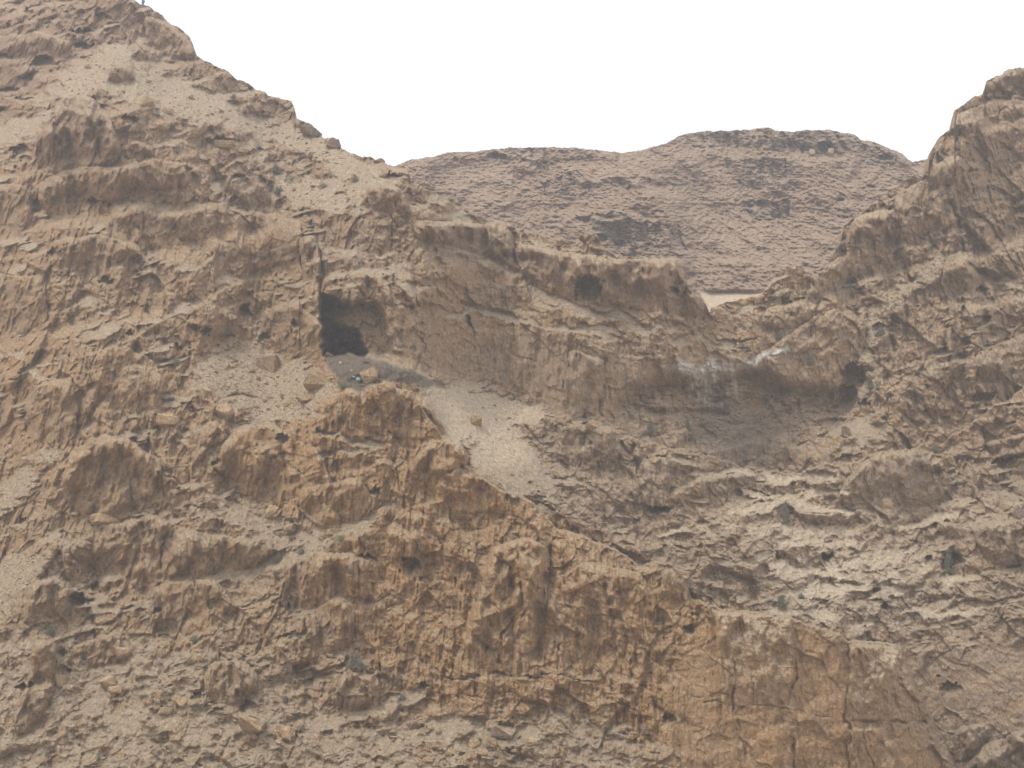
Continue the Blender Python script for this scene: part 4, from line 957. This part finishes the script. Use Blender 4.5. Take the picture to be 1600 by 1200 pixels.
B = [  # px, py, w, h, seed, material, tilt, label
 (578, 584, 32, 26, 3, M_BOULDER, -.45, 'large tilted tan boulder on the dark heap below the large cave'),
 (420, 566, 44, 34, 4, M_BOULDER, .05, 'big squarish brown boulder on the sandy terrace left of the cave'),
 (393, 577, 12, 12, 5, M_BOULDER, 0, 'small block leaning against the left side of the squarish brown boulder'),
 (497, 594, 46, 34, 6, M_BOULDER, .1, 'rounded rough boulder between the terrace and the dark heap'),
 (448, 628, 21, 14, 7, M_SLAB, .05, 'bright orange box shaped block lying on the sandy terrace'),
 (352, 640, 30, 18, 8, M_SLAB, .35, 'pale tan boulder at the left end of the shaded rock shelf'),
 (480, 620, 38, 15, 9, M_BOULDER, .05, 'flat brown boulder just right of the bright orange block'),
 (262, 655, 44, 20, 10, M_SLAB, .06, 'long pale flat topped slab above the left outcrops'),
 (165, 808, 52, 22, 11, M_SLAB, -.1, 'wide peaked slab lying over a pile of small stones'),
 (425, 797, 20, 24, 12, M_SLAB, .6, 'tilted orange block at the head of the sandy gully'),
 (452, 823, 24, 13, 13, M_BOULDER, 0, 'low orange boulder in the middle of the sandy gully'),
 (600, 798, 30, 14, 14, M_SLAB, -.5, 'long yellow slab at the top of the sandy gully'),
 (120, 563, 14, 13, 15, M_SLAB, .3, 'small bright boulder perched on the left slope under a ledge'),
 (485, 204, 40, 18, 16, M_DARKB, .62, 'long dark grey boulder on the left skyline'),
 (522, 224, 24, 18, 17, M_DARKB, .5, 'rounded dark boulder on the skyline just below the long grey one'),
 (592, 250, 20, 10, 18, M_DARKB, .3, 'small dark boulder at the foot of the left skyline'),
 (488, 242, 13, 12, 19, M_DARKB, 0, 'round purple brown boulder on the scree below the skyline'),
 (422, 228, 15, 11, 20, M_SLAB, .3, 'pale boulder on the upper scree'),
 (388, 206, 18, 9, 21, M_SLAB, .1, 'flat pale stone on the upper scree'),
 (352, 226, 40, 13, 22, M_BOULDER, .05, 'long brown block at the lower edge of the upper scree'),
 (262, 172, 17, 17, 23, M_BOULDER, 0, 'upright brown block among broken slabs on the upper left slope'),
 (225, 158, 34, 17, 24, M_SLAB, -.2, 'orange tinted slab above the upright brown block'),
 (254, 196, 26, 15, 25, M_SLAB, .2, 'leftmost orange block of the rubble row on the upper left slope'),
 (278, 200, 22, 14, 26, M_SLAB, .1, 'middle orange block of the rubble row on the upper left slope'),
 (300, 203, 18, 9, 27, M_SLAB, 0, 'rightmost flat block of the rubble row on the upper left slope'),
 (138, 104, 12, 9, 28, M_BOULDER, 0, 'small pale stone on the grey scree near the upper left crest'),
 (876, 378, 22, 14, 29, M_BOULDER, 0, 'rounded boulder sitting on the bright ledge below the far hill'),
 (1278, 229, 0, 0, 0, None, 0, None),
 (1116, 483, 13, 7, 30, M_SLAB, 0, 'pale stone at the right foot of the dark banded bluff'),
 (1058, 498, 26, 9, 31, M_BOULDER, .2, 'low tan slab lying in front of the dark banded bluff'),
 (1028, 499, 12, 8, 32, M_BOULDER, -.4, 'small block left of the low slab before the banded bluff'),
 (1425, 427, 9, 9, 33, M_SLAB, -.5, 'small pale boulder in the scree gully of the right cliff'),
 (1330, 472, 22, 11, 34, M_BOULDER, -.2, 'brown boulder at the lower end of the right scree gully'),
 (1322, 672, 16, 22, 35, M_DARKB, .1, 'upright dark block standing in the hollow under the overhang'),
 (1385, 785, 22, 17, 36, M_SLAB, .0, 'orange block resting against the foot of the tall streaked face'),
 (1382, 797, 11, 5, 37, M_SLAB, 0, 'flat whitish stone just below the orange block'),
 (1592, 802, 16, 26, 38, M_DARKB, 0, 'dark boulder at the right edge above the grey buttress'),
 (1575, 792, 22, 10, 39, M_SLAB, -.1, 'flat tan stone left of the dark boulder at the right edge'),
 (925, 664, 26, 13, 40, M_BOULDER, .05, 'flat boulder at the foot of the cleft wall block'),
 (745, 655, 22, 22, 41, M_BOULDER, .15, 'half buried brown boulder in the pale sand slope'),
 (95, 1062, 24, 24, 42, M_BOULDER, .1, 'orange boulder near the left edge of the debris slope'),
 (108, 1074, 22, 12, 43, M_SLAB, 0, 'flat orange stone leaning on the orange boulder at the left'),
 (172, 1062, 38, 22, 44, M_BOULDER, .35, 'large orange crumpled boulder on the debris slope'),
 (181, 1076, 24, 14, 45, M_SLAB, .1, 'jutting stone below the large crumpled boulder'),
 (192, 1016, 32, 22, 46, M_BOULDER, -.2, 'brown rounded boulder with a shaded right side above the debris slope'),
 (285, 1095, 40, 16, 47, M_SLAB, .45, 'long bright slab near the small hollow on the debris slope'),
 (260, 1110, 28, 14, 48, M_BOULDER, .1, 'low orange boulder just left of the long bright slab'),
 (392, 1130, 48, 26, 49, M_BOULDER, .25, 'big smooth rounded boulder in the lower middle left'),
 (445, 1142, 42, 22, 50, M_SLAB, .3, 'large wedge shaped boulder overhanging a dark gap near the bottom'),
 (440, 1160, 24, 9, 51, M_SLAB, .4, 'thin yellow slab underneath the wedge shaped boulder'),
 (648, 1133, 26, 18, 52, M_DARKB, .1, 'dark rounded boulder alone on the sand near the bottom'),
 (372, 1077, 0, 0, 0, None, 0, None),
 (92, 1150, 26, 10, 53, M_SLAB, -.5, 'bright orange narrow block at the bottom left'),
 (772, 1131, 30, 20, 54, M_BOULDER, .2, 'top boulder of the pile at the bottom centre'),
 (786, 1142, 46, 22, 55, M_DARKB, .1, 'dark shaded boulder forming the base of the pile at the bottom centre'),
 (742, 1160, 24, 16, 56, M_SLAB, 0, 'split yellow block below the boulder pile'),
 (768, 1158, 24, 16, 57, M_BOULDER, 0, 'grey boulder right of the split yellow block'),
 (738, 1180, 24, 17, 58, M_BOULDER, .3, 'tilted orange boulder beneath the split yellow block'),
 (754, 1175, 20, 12, 59, M_SLAB, .2, 'small orange boulder at the right of the tilted one'),
 (780, 1178, 15, 9, 60, M_BOULDER, 0, 'low round stone right of the orange boulders at the bottom'),
 (836, 1156, 28, 13, 61, M_SLAB, .1, 'pale slab on the debris beneath the front ridge'),
 (675, 1162, 30, 14, 62, M_SLAB, -.05, 'flat yellow boulder on the bottom debris left of the pile'),
 (707, 1172, 18, 12, 63, M_SLAB, .5, 'narrow tilted block between the flat yellow boulder and the pile'),
 (617, 1151, 22, 4, 64, M_DARKB, .03, 'thin dark slab lying on the sand at the bottom'),
 (1015, 1168, 18, 14, 65, M_SLAB, 0, 'round orange boulder on the debris right of the boulder pile'),
 (1006, 1140, 20, 18, 66, M_DARKB, 0, 'dark cavernous block on the debris below the ridge cliff'),
 (1058, 1179, 11, 9, 67, M_DARKB, 0, 'small brown stone at the right end of the debris'),
 (630, 628, 14, 11, 68, M_DARKB, .5, 'small dark block behind the top of the front ridge'),
 (605, 604, 36, 16, 69, M_BOULDER, -.1, 'low domed grey brown boulder between the dark heap and the ridge top'),
 (512, 540, 0, 0, 0, None, 0, None),
 (515, 554, 16, 7, 70, M_BOULDER, .3, 'small pale boulder just inside the left of the cave mouth'),
 (1252, 1140, 0, 0, 0, None, 0, None),
 (1547, 116 + 18, 18, 8, 71, M_SLAB, 0, 'pale flat block near the top of the right cliff'),
 (1372, 790 + 0, 0, 0, 0, None, 0, None),
 (560, 1002, 0, 0, 0, None, 0, None),
 (505, 1039, 0, 0, 0, None, 0, None),
 (625, 1035, 18, 16, 72, M_SLAB, 0, 'orange block below the shaded cliffs in the lower middle'),
 (548, 1112, 0, 0, 0, None, 0, None),
 (504, 838, 16, 12, 73, M_BOULDER, -.6, 'orange block on the right bank of the sandy gully'),
 (520, 829, 26, 12, 74, M_BOULDER, -.1, 'low boulder beside the block on the right bank of the sandy gully'),
]
for px, py, w, h, seed, mat, tilt, lab in B:
    if not w: continue
    put_stone(px, py, w, h, seed, mat, lab, rot=(random.uniform(-.1, .1), tilt, random.uniform(-.2, .2)))
for px, py, w, h, seed, lab in ((1269, 241, 10, 9, 81, 'left one of two pale boulders under the hilltop cave'), (1297, 240, 10, 9, 82, 'right one of two pale boulders under the hilltop cave')):
    p = at_hill(px, py); k = p.length / FPX
    o = link('boulder', stone_mesh('boulder', seed, M_SLAB, 3, (w * k * .55, w * k * .5, h * k * .6)), None, lab, 'boulder'); o.location = p + Vector((0, -.3, h * k * .2))

# smaller stones: the same few shapes again and again, each one an object
kinds = [stone_mesh('stone', 500 + i, (M_BOULDER, M_GRAVEL, M_BOULDER, M_GRAVEL, M_SLAB, M_DARKB)[i % 6], 2, (1, .8, .55), 8) for i in range(12)]
MARKS = [(578, 584, 'the tilted boulder'), (420, 566, 'the squarish brown boulder'), (497, 594, 'the rounded rough boulder'), (448, 628, 'the bright orange block'), (352, 640, 'the pale shelf boulder'), (480, 620, 'the flat brown boulder'), (262, 655, 'the flat topped slab'),
         (425, 797, 'the tilted orange block'), (452, 823, 'the low orange boulder'), (600, 798, 'the long yellow slab'), (485, 204, 'the long skyline boulder'), (488, 242, 'the round purple boulder'), (422, 228, 'the pale scree boulder'), (352, 226, 'the long brown block'),
         (262, 172, 'the upright brown block'), (278, 200, 'the orange rubble row'), (190, 118, 'the knob on the grey scree'), (600, 310, 'the reddish scree outcrop'), (745, 655, 'the half buried boulder'), (95, 1062, 'the orange left edge boulder'), (172, 1062, 'the crumpled orange boulder'), (192, 1016, 'the brown rounded boulder'),
         (285, 1095, 'the long bright slab'), (392, 1130, 'the big smooth boulder'), (445, 1142, 'the wedge shaped boulder'), (648, 1133, 'the lone dark boulder'), (780, 1140, 'the boulder pile'), (836, 1156, 'the pale debris slab'), (675, 1162, 'the flat yellow boulder'), (1015, 1168, 'the round orange boulder'), (1006, 1140, 'the cavernous dark block'),
         (876, 378, 'the rounded ledge boulder'), (1425, 427, 'the pale gully boulder'), (1330, 472, 'the brown gully boulder'), (504, 838, 'the orange bank block'), (629, 1098, 'the round foot bush'), (80, 985, 'the round left edge bush'), (334, 894, 'the dusty cliff foot bush'), (860, 650, 'the tip of the pale sand slope'), (30, 780, 'the left edge sand'), (560, 1120, 'the sandy shelf'), (300, 1150, 'the lower stony ground'), (430, 285, 'the two grey scree bushes'), (1362, 600, 'the grey gully bush'), (920, 1150, 'the rubble mound')]
seen_labels = {}
def scatter(pts, n, lo, hi, label, group, seed, edge=None):
    rr = random.Random(seed)
    xs = [p[0] for p in pts]; ys = [p[1] for p in pts]; k = 0; tries = 0
    n = int(n * .6)
    while k < n and tries < n * 40:
        tries += 1
        px = rr.uniform(min(xs), max(xs)); py = rr.uniform(min(ys), max(ys))
        if not inpoly(pts, np.array([px]), np.array([py]))[0]: continue
        if py < np.interp(px, tx, ty) + 5 or py > 1198: continue
        p, s_ = at(px, py)
        w = lo + (hi - lo) * rr.random() ** 2.0
        q = rr.randrange(12)
        o = bpy.data.objects.new('stone', kinds[q])
        f = w * s_ * .5
        o.scale = (f, f * rr.uniform(.8, 1.2), f * rr.uniform(.7, 1.3)); o.location = p + Vector((0, -f * .2, f * .15))
        o.rotation_euler = (rr.uniform(-.3, .3), rr.uniform(-.4, .4), rr.uniform(0, 6.28))
        mx_, my2, nm = min(MARKS, key=lambda m_: (m_[0] - px) ** 2 + (m_[1] - py) ** 2)
        dx_, dy_ = px - mx_, py - my2; dist = math.hypot(dx_, dy_)
        how = 'just ' if dist < 22 else ('' if dist < 50 else 'well ')
        ang = math.degrees(math.atan2(-dy_, dx_)) % 360
        way = ('right of', 'up and right of', 'above', 'up and left of', 'left of', 'down and left of', 'below', 'down and right of')[int((ang + 22.5) // 45) % 8]
        size = 'tiny' if w < lo + (hi - lo) * .12 else 'small' if w < lo + (hi - lo) * .45 else 'larger'
        shape = ('flat ', '', 'upright ')[0 if o.scale[2] < f * .88 else 1 if o.scale[2] < f * 1.12 else 2]
        hue = ('tan', 'pale tan', 'tan', 'sandy', 'pale tan', 'dark brown')[q % 6]
        lab = f'{size} {shape}{hue} stone {how}{way} {nm}'
        if lab in seen_labels: bpy.data.objects.remove(o); continue
        seen_labels[lab] = 1; COL.objects.link(o)
        o['label'] = lab; o['category'] = 'stone'; o['group'] = group
        k += 1
scatter([(60, 1050), (200, 1020), (320, 1010), (430, 1050), (500, 1130), (430, 1160), (300, 1190), (100, 1190), (20, 1120)], 80, 5, 17, '', 'stones on the lower left debris slope', 1)
scatter([(560, 1130), (700, 1120), (840, 1112), (960, 1120), (1040, 1180), (1040, 1200), (640, 1200), (520, 1180)], 75, 5, 15, '', 'stones on the debris under the front ridge', 2)
scatter([(200, 100), (330, 150), (450, 190), (600, 265), (640, 310), (560, 330), (440, 320), (420, 240), (330, 200), (180, 140)], 95, 3.5, 12, '', 'stones on the upper left scree', 3)
scatter([(290, 570), (400, 530), (500, 590), (540, 610), (430, 665), (340, 700), (340, 640)], 55, 4, 12, '', 'stones on the sandy terrace', 4)
scatter([(400, 560), (540, 780), (600, 790), (500, 845), (400, 895), (240, 940), (230, 925), (400, 870), (350, 790), (430, 800)], 45, 4, 11, '', 'stones in the sandy gully', 5)
scatter([(690, 600), (800, 620), (860, 650), (830, 690), (860, 760), (800, 770), (730, 710)], 30, 3, 8, '', 'stones on the pale sand slope', 6)
scatter([(540, 565), (600, 570), (700, 600), (680, 625), (640, 610), (580, 612)], 34, 2.5, 7, '', 'stones on the dark heap', 7)
scatter([(800, 352), (900, 375), (960, 398), (1040, 404), (940, 408), (830, 378)], 30, 3, 9, '', 'stones on the bright ledge', 8)
scatter([(1350, 480), (1450, 400), (1490, 400), (1400, 480), (1375, 600), (1350, 600)], 25, 3, 8, '', 'stones in the right scree gully', 9)
scatter([(0, 780), (60, 705), (90, 710), (40, 780), (60, 870), (30, 950), (0, 980)], 25, 4, 10, '', 'stones in the left edge gully', 10)

def gravel(name, zones, n, lo, hi, seed):
    """stones too many and too small to count, real geometry joined into one mesh"""
    rr = np.random.RandomState(seed)
    base = np.array([[1, 0, 0], [-1, 0, 0], [0, 1, 0], [0, -1, 0], [0, 0, .8], [0, 0, -.6]], float)
    tri = np.array([[0, 2, 4], [2, 1, 4], [1, 3, 4], [3, 0, 4], [2, 0, 5], [1, 2, 5], [3, 1, 5], [0, 3, 5]])
    co = []; fc = []
    for pts in zones:
        xs = [p[0] for p in pts]; ys = [p[1] for p in pts]
        x = rr.uniform(min(xs), max(xs), n * 3); y = rr.uniform(min(ys), max(ys), n * 3)
        ok_ = inpoly(pts, x, y); x, y = x[ok_][:n], y[ok_][:n]
        jj = np.clip(((y - PY[0]) / STEP).round().astype(int), 0, NY - 1); i_ = np.clip(((x - PX[0]) / STEP).round().astype(int), 0, NX - 1)
        keep = (SAND[jj, i_] > .3) & (y > np.interp(x, tx, ty) + 4)
        x, y, jj, i_ = x[keep], y[keep], jj[keep], i_[keep]
        r = R[jj, i_]; u_, v_, w_ = rays(x, y)
        P = np.stack([r * u_, r * v_, r * w_ + CAM[2]], -1)
        sz = (lo + (hi - lo) * rr.rand(len(x)) ** 3) * r / FPX * .5
        for q in range(len(x)):
            a_ = rr.uniform(0, 6.28); c_, s_ = math.cos(a_), math.sin(a_)
            b = base * (sz[q] * rr.uniform(.6, 1.35, (1, 3))) * rr.uniform(.7, 1.25, (6, 1))
            b = np.stack([b[:, 0] * c_ - b[:, 1] * s_, b[:, 0] * s_ + b[:, 1] * c_, b[:, 2]], -1)
            fc.append(tri + len(co) * 6); co.append(b + P[q])
    co = np.concatenate(co); fc = np.concatenate(fc)
    me = bpy.data.meshes.new(name); me.from_pydata(co.tolist(), [], fc.tolist()); me.materials.append(M_GRAVEL)
    link(name, me, None, None, None, None, 'stuff')
gravel('gravel', [[(0, 1005), (400, 1010), (560, 1130), (900, 1105), (1040, 1170), (1050, 1200), (0, 1200)], [(150, 60), (330, 150), (600, 262), (650, 310), (430, 335), (330, 200), (60, 180)],
                  [(280, 560), (400, 530), (540, 600), (440, 670), (340, 710)], [(240, 780), (620, 780), (560, 830), (230, 950)], 
                  [(0, 690), (100, 690), (60, 980), (0, 980)], [(780, 350), (1060, 405), (1000, 520), (830, 470)], [(1340, 470), (1500, 380), (1380, 640), (1345, 640)]], 1900, 1.6, 6, 77)

# ------------------------------------------------------------------ desert shrubs
def shrub(px, py, w, h, label, mat=M_LEAF, seed=0, n=None):
    """grey green bush: stems from one root, small leaves all through it"""
    rr = np.random.RandomState(seed + 3)
    p, k = at(px, py + h * .45)
    W, Hh = w * k * .5, h * k
    root = bpy.data.objects.new('shrub', None); COL.objects.link(root); root.location = p + Vector((0, -.1, -.05))
    root['label'] = label; root['category'] = 'shrub'
    ns = 26
    sv = []; sf = []; tips = []
    for i in range(ns):
        a = rr.uniform(0, 6.28); rad = rr.rand() ** .6; hh = Hh * rr.uniform(.75, 1.05) * max(.12, 1 - rad ** 2.2)
        tip = np.array([math.cos(a) * rad * W, math.sin(a) * rad * W * .8, hh]); tips.append(tip)
        b0 = len(sv); w0 = .018
        for t_ in (0, .5, 1):
            c_ = tip * np.array([t_ ** .8, t_ ** .8, t_])
            for q in range(3):
                an = q * 2.094; ww = w0 * (1 - .7 * t_)
                sv.append(c_ + np.array([math.cos(an) * ww, math.sin(an) * ww, 0]))
        for lv in (0, 1):
            for q in range(3):
                sf.append((b0 + lv * 3 + q, b0 + lv * 3 + (q + 1) % 3, b0 + lv * 3 + 3 + (q + 1) % 3, b0 + lv * 3 + 3 + q))
    me = bpy.data.meshes.new('stems'); me.from_pydata([tuple(v) for v in sv], [], sf); me.materials.append(M_STEM)
    link('stems', me, root)
    lv = []; lf = []
    n = n or int(420 + 4 * w * h)
    for i in range(min(n, 1500)):
        tip = tips[rr.randint(ns)]; t_ = rr.uniform(.45, 1.08)
        c_ = tip * np.array([t_ ** .8, t_ ** .8, t_]) + rr.normal(size=3) * .13 * max(W, .3)
        u_ = rr.normal(size=3); u_[2] = abs(u_[2]) + .6; u_ /= np.linalg.norm(u_); v_ = np.cross(u_, rr.normal(size=3)); v_ /= np.linalg.norm(v_)
        L_ = rr.uniform(.05, .12) * max(.7, min(1.4, Hh)); ww = L_ * .28
        b0 = len(lv); lv += [tuple(c_ - v_ * ww), tuple(c_ + u_ * L_ * .5 + v_ * ww * 1.2), tuple(c_ + u_ * L_), tuple(c_ + u_ * L_ * .5 - v_ * ww * 1.2)]
        lf.append((b0, b0 + 1, b0 + 2, b0 + 3))
    me = bpy.data.meshes.new('foliage'); me.from_pydata(lv, [], lf); me.materials.append(mat)
    link('foliage', me, root)
SHRUBS = [
 (1017, 671, 22, 26, 'grey green bush on the rim left of the hollow', M_LEAF), (1076, 672, 14, 40, 'tall narrow bush against the curved rock wall', M_LEAF),
 (1135, 635, 11, 22, 'small bush growing from the white stained wall', M_LEAF), (1226, 803, 18, 34, 'grey bush on the pale ledge in the gully', M_LEAF),
 (1221, 940, 17, 18, 'round bush just above the crest of the front ridge', M_LEAF), (1347, 958, 28, 24, 'wide grey bush beside a small square hole in the gully', M_LEAF),
 (1485, 880, 16, 40, 'tall bush growing in the mouth of the right hand hollow', M_LEAF), (1252, 931, 12, 10, 'tiny bush right of the round crest bush', M_LEAF),
 (1392, 827, 10, 8, 'tiny green tuft on the ledges under the streaked face', M_LEAF2), (1462, 703, 22, 12, 'low bush behind the top of the streaked face', M_LEAF),
 (915, 674, 12, 9, 'tiny bush on the sand rim right of the sand slope', M_LEAF), (1268, 563, 14, 18, 'faint bush on the bulging wall right of the white stain', M_LEAF),
 (1220, 523, 20, 12, 'low bush at the lip above the white stain', M_LEAF), (1376, 518, 14, 18, 'dusky bush in the scree gully under the right cliff', M_LEAF),
 (1360, 600, 12, 20, 'grey bush at the foot of the right scree gully', M_LEAF),
 (80, 985, 18, 16, 'round green bush at the left edge of the debris slope', M_LEAF), (629, 1098, 24, 24, 'round green bush at the foot of the lower cliffs', M_LEAF),
 (555, 1035, 32, 24, 'wide dusky bush in the shade under the lower cliffs', M_LEAF), (617, 1062, 14, 20, 'narrow bush beside the fluted foot of the ridge', M_LEAF),
 (446, 1093, 12, 12, 'tiny bush in the rubble of the lower middle', M_LEAF), (454, 1063, 12, 10, 'small dry bush above the tiny rubble bush', M_LEAF),
 (334, 1097, 12, 9, 'small green tuft beside the low smooth boulder', M_LEAF2), (407, 1009, 10, 9, 'lone tuft on the crest of the debris slope', M_LEAF),
 (226, 1000, 16, 9, 'flat tuft below the gully outcrops', M_LEAF2), (304, 998, 14, 9, 'grey tuft where the debris meets the outcrops', M_LEAF),
 (434, 872, 16, 14, 'grey green bush on the lower bank of the sandy gully', M_LEAF), (472, 861, 18, 9, 'flat grey bush in the upper part of the sandy gully', M_LEAF),
 (533, 841, 20, 10, 'pale green tuft beside the yellow slab', M_LEAF2), (455, 842, 10, 7, 'small green tuft in the middle of the sandy gully', M_LEAF2), (334, 894, 14, 10, 'dusty bush under the cliff left of the sandy gully', M_LEAF),
 (430, 898, 14, 12, 'dim bush below the lower gully bank', M_LEAF), (545, 892, 14, 8, 'low grey tuft left of the slanting crevice', M_LEAF),
 (536, 602, 24, 15, 'pale green bush at the foot of the dark heap', M_LEAF2), (277, 566, 16, 12, 'small green bush at the left corner of the sandy terrace', M_LEAF),
 (432, 265, 18, 16, 'upper of two grey bushes on the mid scree', M_LEAF), (436, 297, 16, 16, 'lower of two grey bushes on the mid scree', M_LEAF),
 (505, 290, 18, 10, 'left one of two green bushes near the scree outcrop', M_LEAF2), (554, 279, 16, 12, 'right one of two green bushes near the scree outcrop', M_LEAF2),
 (365, 150, 14, 9, 'tiny green bush just beneath the upper left crest', M_LEAF), (421, 243, 10, 8, 'tiny tuft above the fluted scree outcrop', M_LEAF2),
 (455, 278, 22, 8, 'flat green patch of bushes under the fluted outcrop', M_LEAF2), (517, 275, 16, 8, 'low green bush behind the scree outcrop', M_LEAF2),
 (572, 565, 14, 5, 'tiny green tuft by the tilted boulder on the dark heap', M_LEAF2), (155, 716, 8, 8, 'tiny green tuft on the face of the left fluted outcrop', M_LEAF2),
 (705, 312, 16, 6, 'small green tuft on the ledge under the far hill', M_LEAF2), (130, 1026, 12, 10, 'tiny bush between knobs above the debris slope', M_LEAF),
 (1136, 1130, 0, 0, '', None), (935 + 5, 1054, 12, 7, 'green tuft on the seam of the ridge cliff', M_LEAF2), (845, 915, 0, 0, '', None)]
for i, (px, py, w, h, lab, mt) in enumerate(SHRUBS):
    if w: shrub(px, py, w, h, lab, mt, i)

# ------------------------------------------------------------------ litter below the cave and the visitor at the top
import bmesh
def crumple(name, px, py, w, h, mat, label, cat, seed):
    p, k = at(px, py); bm = bmesh.new(); bmesh.ops.create_icosphere(bm, subdivisions=3, radius=1)
    rr = np.random.RandomState(seed)
    for v in bm.verts:
        c = v.co; f = 1 + .45 * float(perlin(np.array([c.x * 2.3 + seed]), np.array([c.y * 2.3 + c.z * 1.7]), seed)[0])
        v.co = Vector((c.x * f * w * k * .5, c.y * f * w * k * .35, c.z * f * h * k * .5))
    me = bpy.data.meshes.new(name); bm.to_mesh(me); bm.free(); me.materials.append(mat)
    o = link(name, me, None, label, cat); o.location = p + Vector((0, -.12, .05))
M_BLUE = plain('pale_blue_plastic', (.22, .40, .50), (.34, .48, .56), .4, 6); M_WHITE = plain('white_plastic', (.62, .64, .64), (.5, .5, .5), .5, 6)
crumple('plastic_bag', 560, 594, 7, 5, M_BLUE, 'crumpled light blue plastic bag left of the tilted boulder', 'bag', 5)
crumple('plastic_scrap', 553, 590, 4, 3, M_BLUE, 'small scrap of blue plastic just above the blue bag', 'litter', 6)
crumple('plastic_scrap', 532, 568, 4, 3, M_WHITE, 'white scrap high on the dark heap near the cave floor', 'litter', 7)
crumple('plastic_scrap', 549, 580, 3, 2.5, M_WHITE, 'tiny white scrap midway down the dark heap', 'litter', 8)

M_SKIN = plain('skin', (.42, .27, .19)); M_JEANS = plain('blue_denim', (.10, .16, .33), (.14, .22, .40), .85, 9); M_SHIRT = plain('grey_shirt', (.35, .35, .37)); M_HAIR = plain('dark_hair', (.03, .022, .018))
def skin(name, verts, edges, radii, mat, parent, root=0, sub=1):
    me = bpy.data.meshes.new(name); me.from_pydata(verts, edges, []); me.materials.append(mat)
    o = link(name, me, parent)
    m = o.modifiers.new('Skin', 'SKIN'); m.use_smooth_shade = True
    for i, r in enumerate(radii):
        me.skin_vertices[0].data[i].radius = (r, r); me.skin_vertices[0].data[i].use_root = (i == root)
    s_ = o.modifiers.new('Subdivision', 'SUBSURF'); s_.levels = sub; s_.render_levels = 2
    return o
pp, kk_ = at(222, 10)
man = bpy.data.objects.new('person', None); COL.objects.link(man); man.location = pp + Vector((0, .25, -.03)); man.rotation_euler = (0, 0, 2.6)
man['label'] = 'person in blue jeans standing on the crest at the top left'; man['category'] = 'person'
bv = [(0, 0, .95), (0, 0, 1.15), (0, 0, 1.38), (0, -.01, 1.50), (0, -.02, 1.62), (0, -.01, 1.73), (.18, 0, 1.40), (.25, -.02, 1.13), (.27, -.10, .88), (.27, -.13, .80), (-.18, 0, 1.40), (-.25, -.02, 1.13), (-.27, -.10, .88), (-.27, -.13, .80),
      (.10, 0, .88), (.11, -.02, .50), (.11, .02, .10), (.11, -.10, .04), (-.10, 0, .88), (-.11, -.02, .50), (-.11, .02, .10), (-.11, -.10, .04)]
be = [(0, 1), (1, 2), (2, 3), (3, 4), (4, 5), (2, 6), (6, 7), (7, 8), (8, 9), (2, 10), (10, 11), (11, 12), (12, 13), (0, 14), (14, 15), (15, 16), (16, 17), (0, 18), (18, 19), (19, 20), (20, 21)]
skin('body', bv, be, [.14, .13, .15, .06, .10, .085, .06, .045, .035, .03, .06, .045, .035, .03, .085, .055, .045, .04, .085, .055, .045, .04], M_SKIN, man)
skin('trousers', [(0, 0, .97), (.10, 0, .86), (.115, -.02, .50), (.115, .02, .09), (-.10, 0, .86), (-.115, -.02, .50), (-.115, .02, .09)], [(0, 1), (1, 2), (2, 3), (0, 4), (4, 5), (5, 6)], [.165, .115, .085, .082, .115, .085, .082], M_JEANS, man)
skin('shirt', [(0, 0, .98), (0, 0, 1.15), (0, 0, 1.40), (.20, 0, 1.40), (.26, -.01, 1.15), (-.20, 0, 1.40), (-.26, -.01, 1.15)], [(0, 1), (1, 2), (2, 3), (3, 4), (2, 5), (5, 6)], [.17, .155, .165, .08, .065, .08, .065], M_SHIRT, man)
skin('hair', [(0, .03, 1.64), (0, .01, 1.75)], [(0, 1)], [.10, .095], M_HAIR, man)
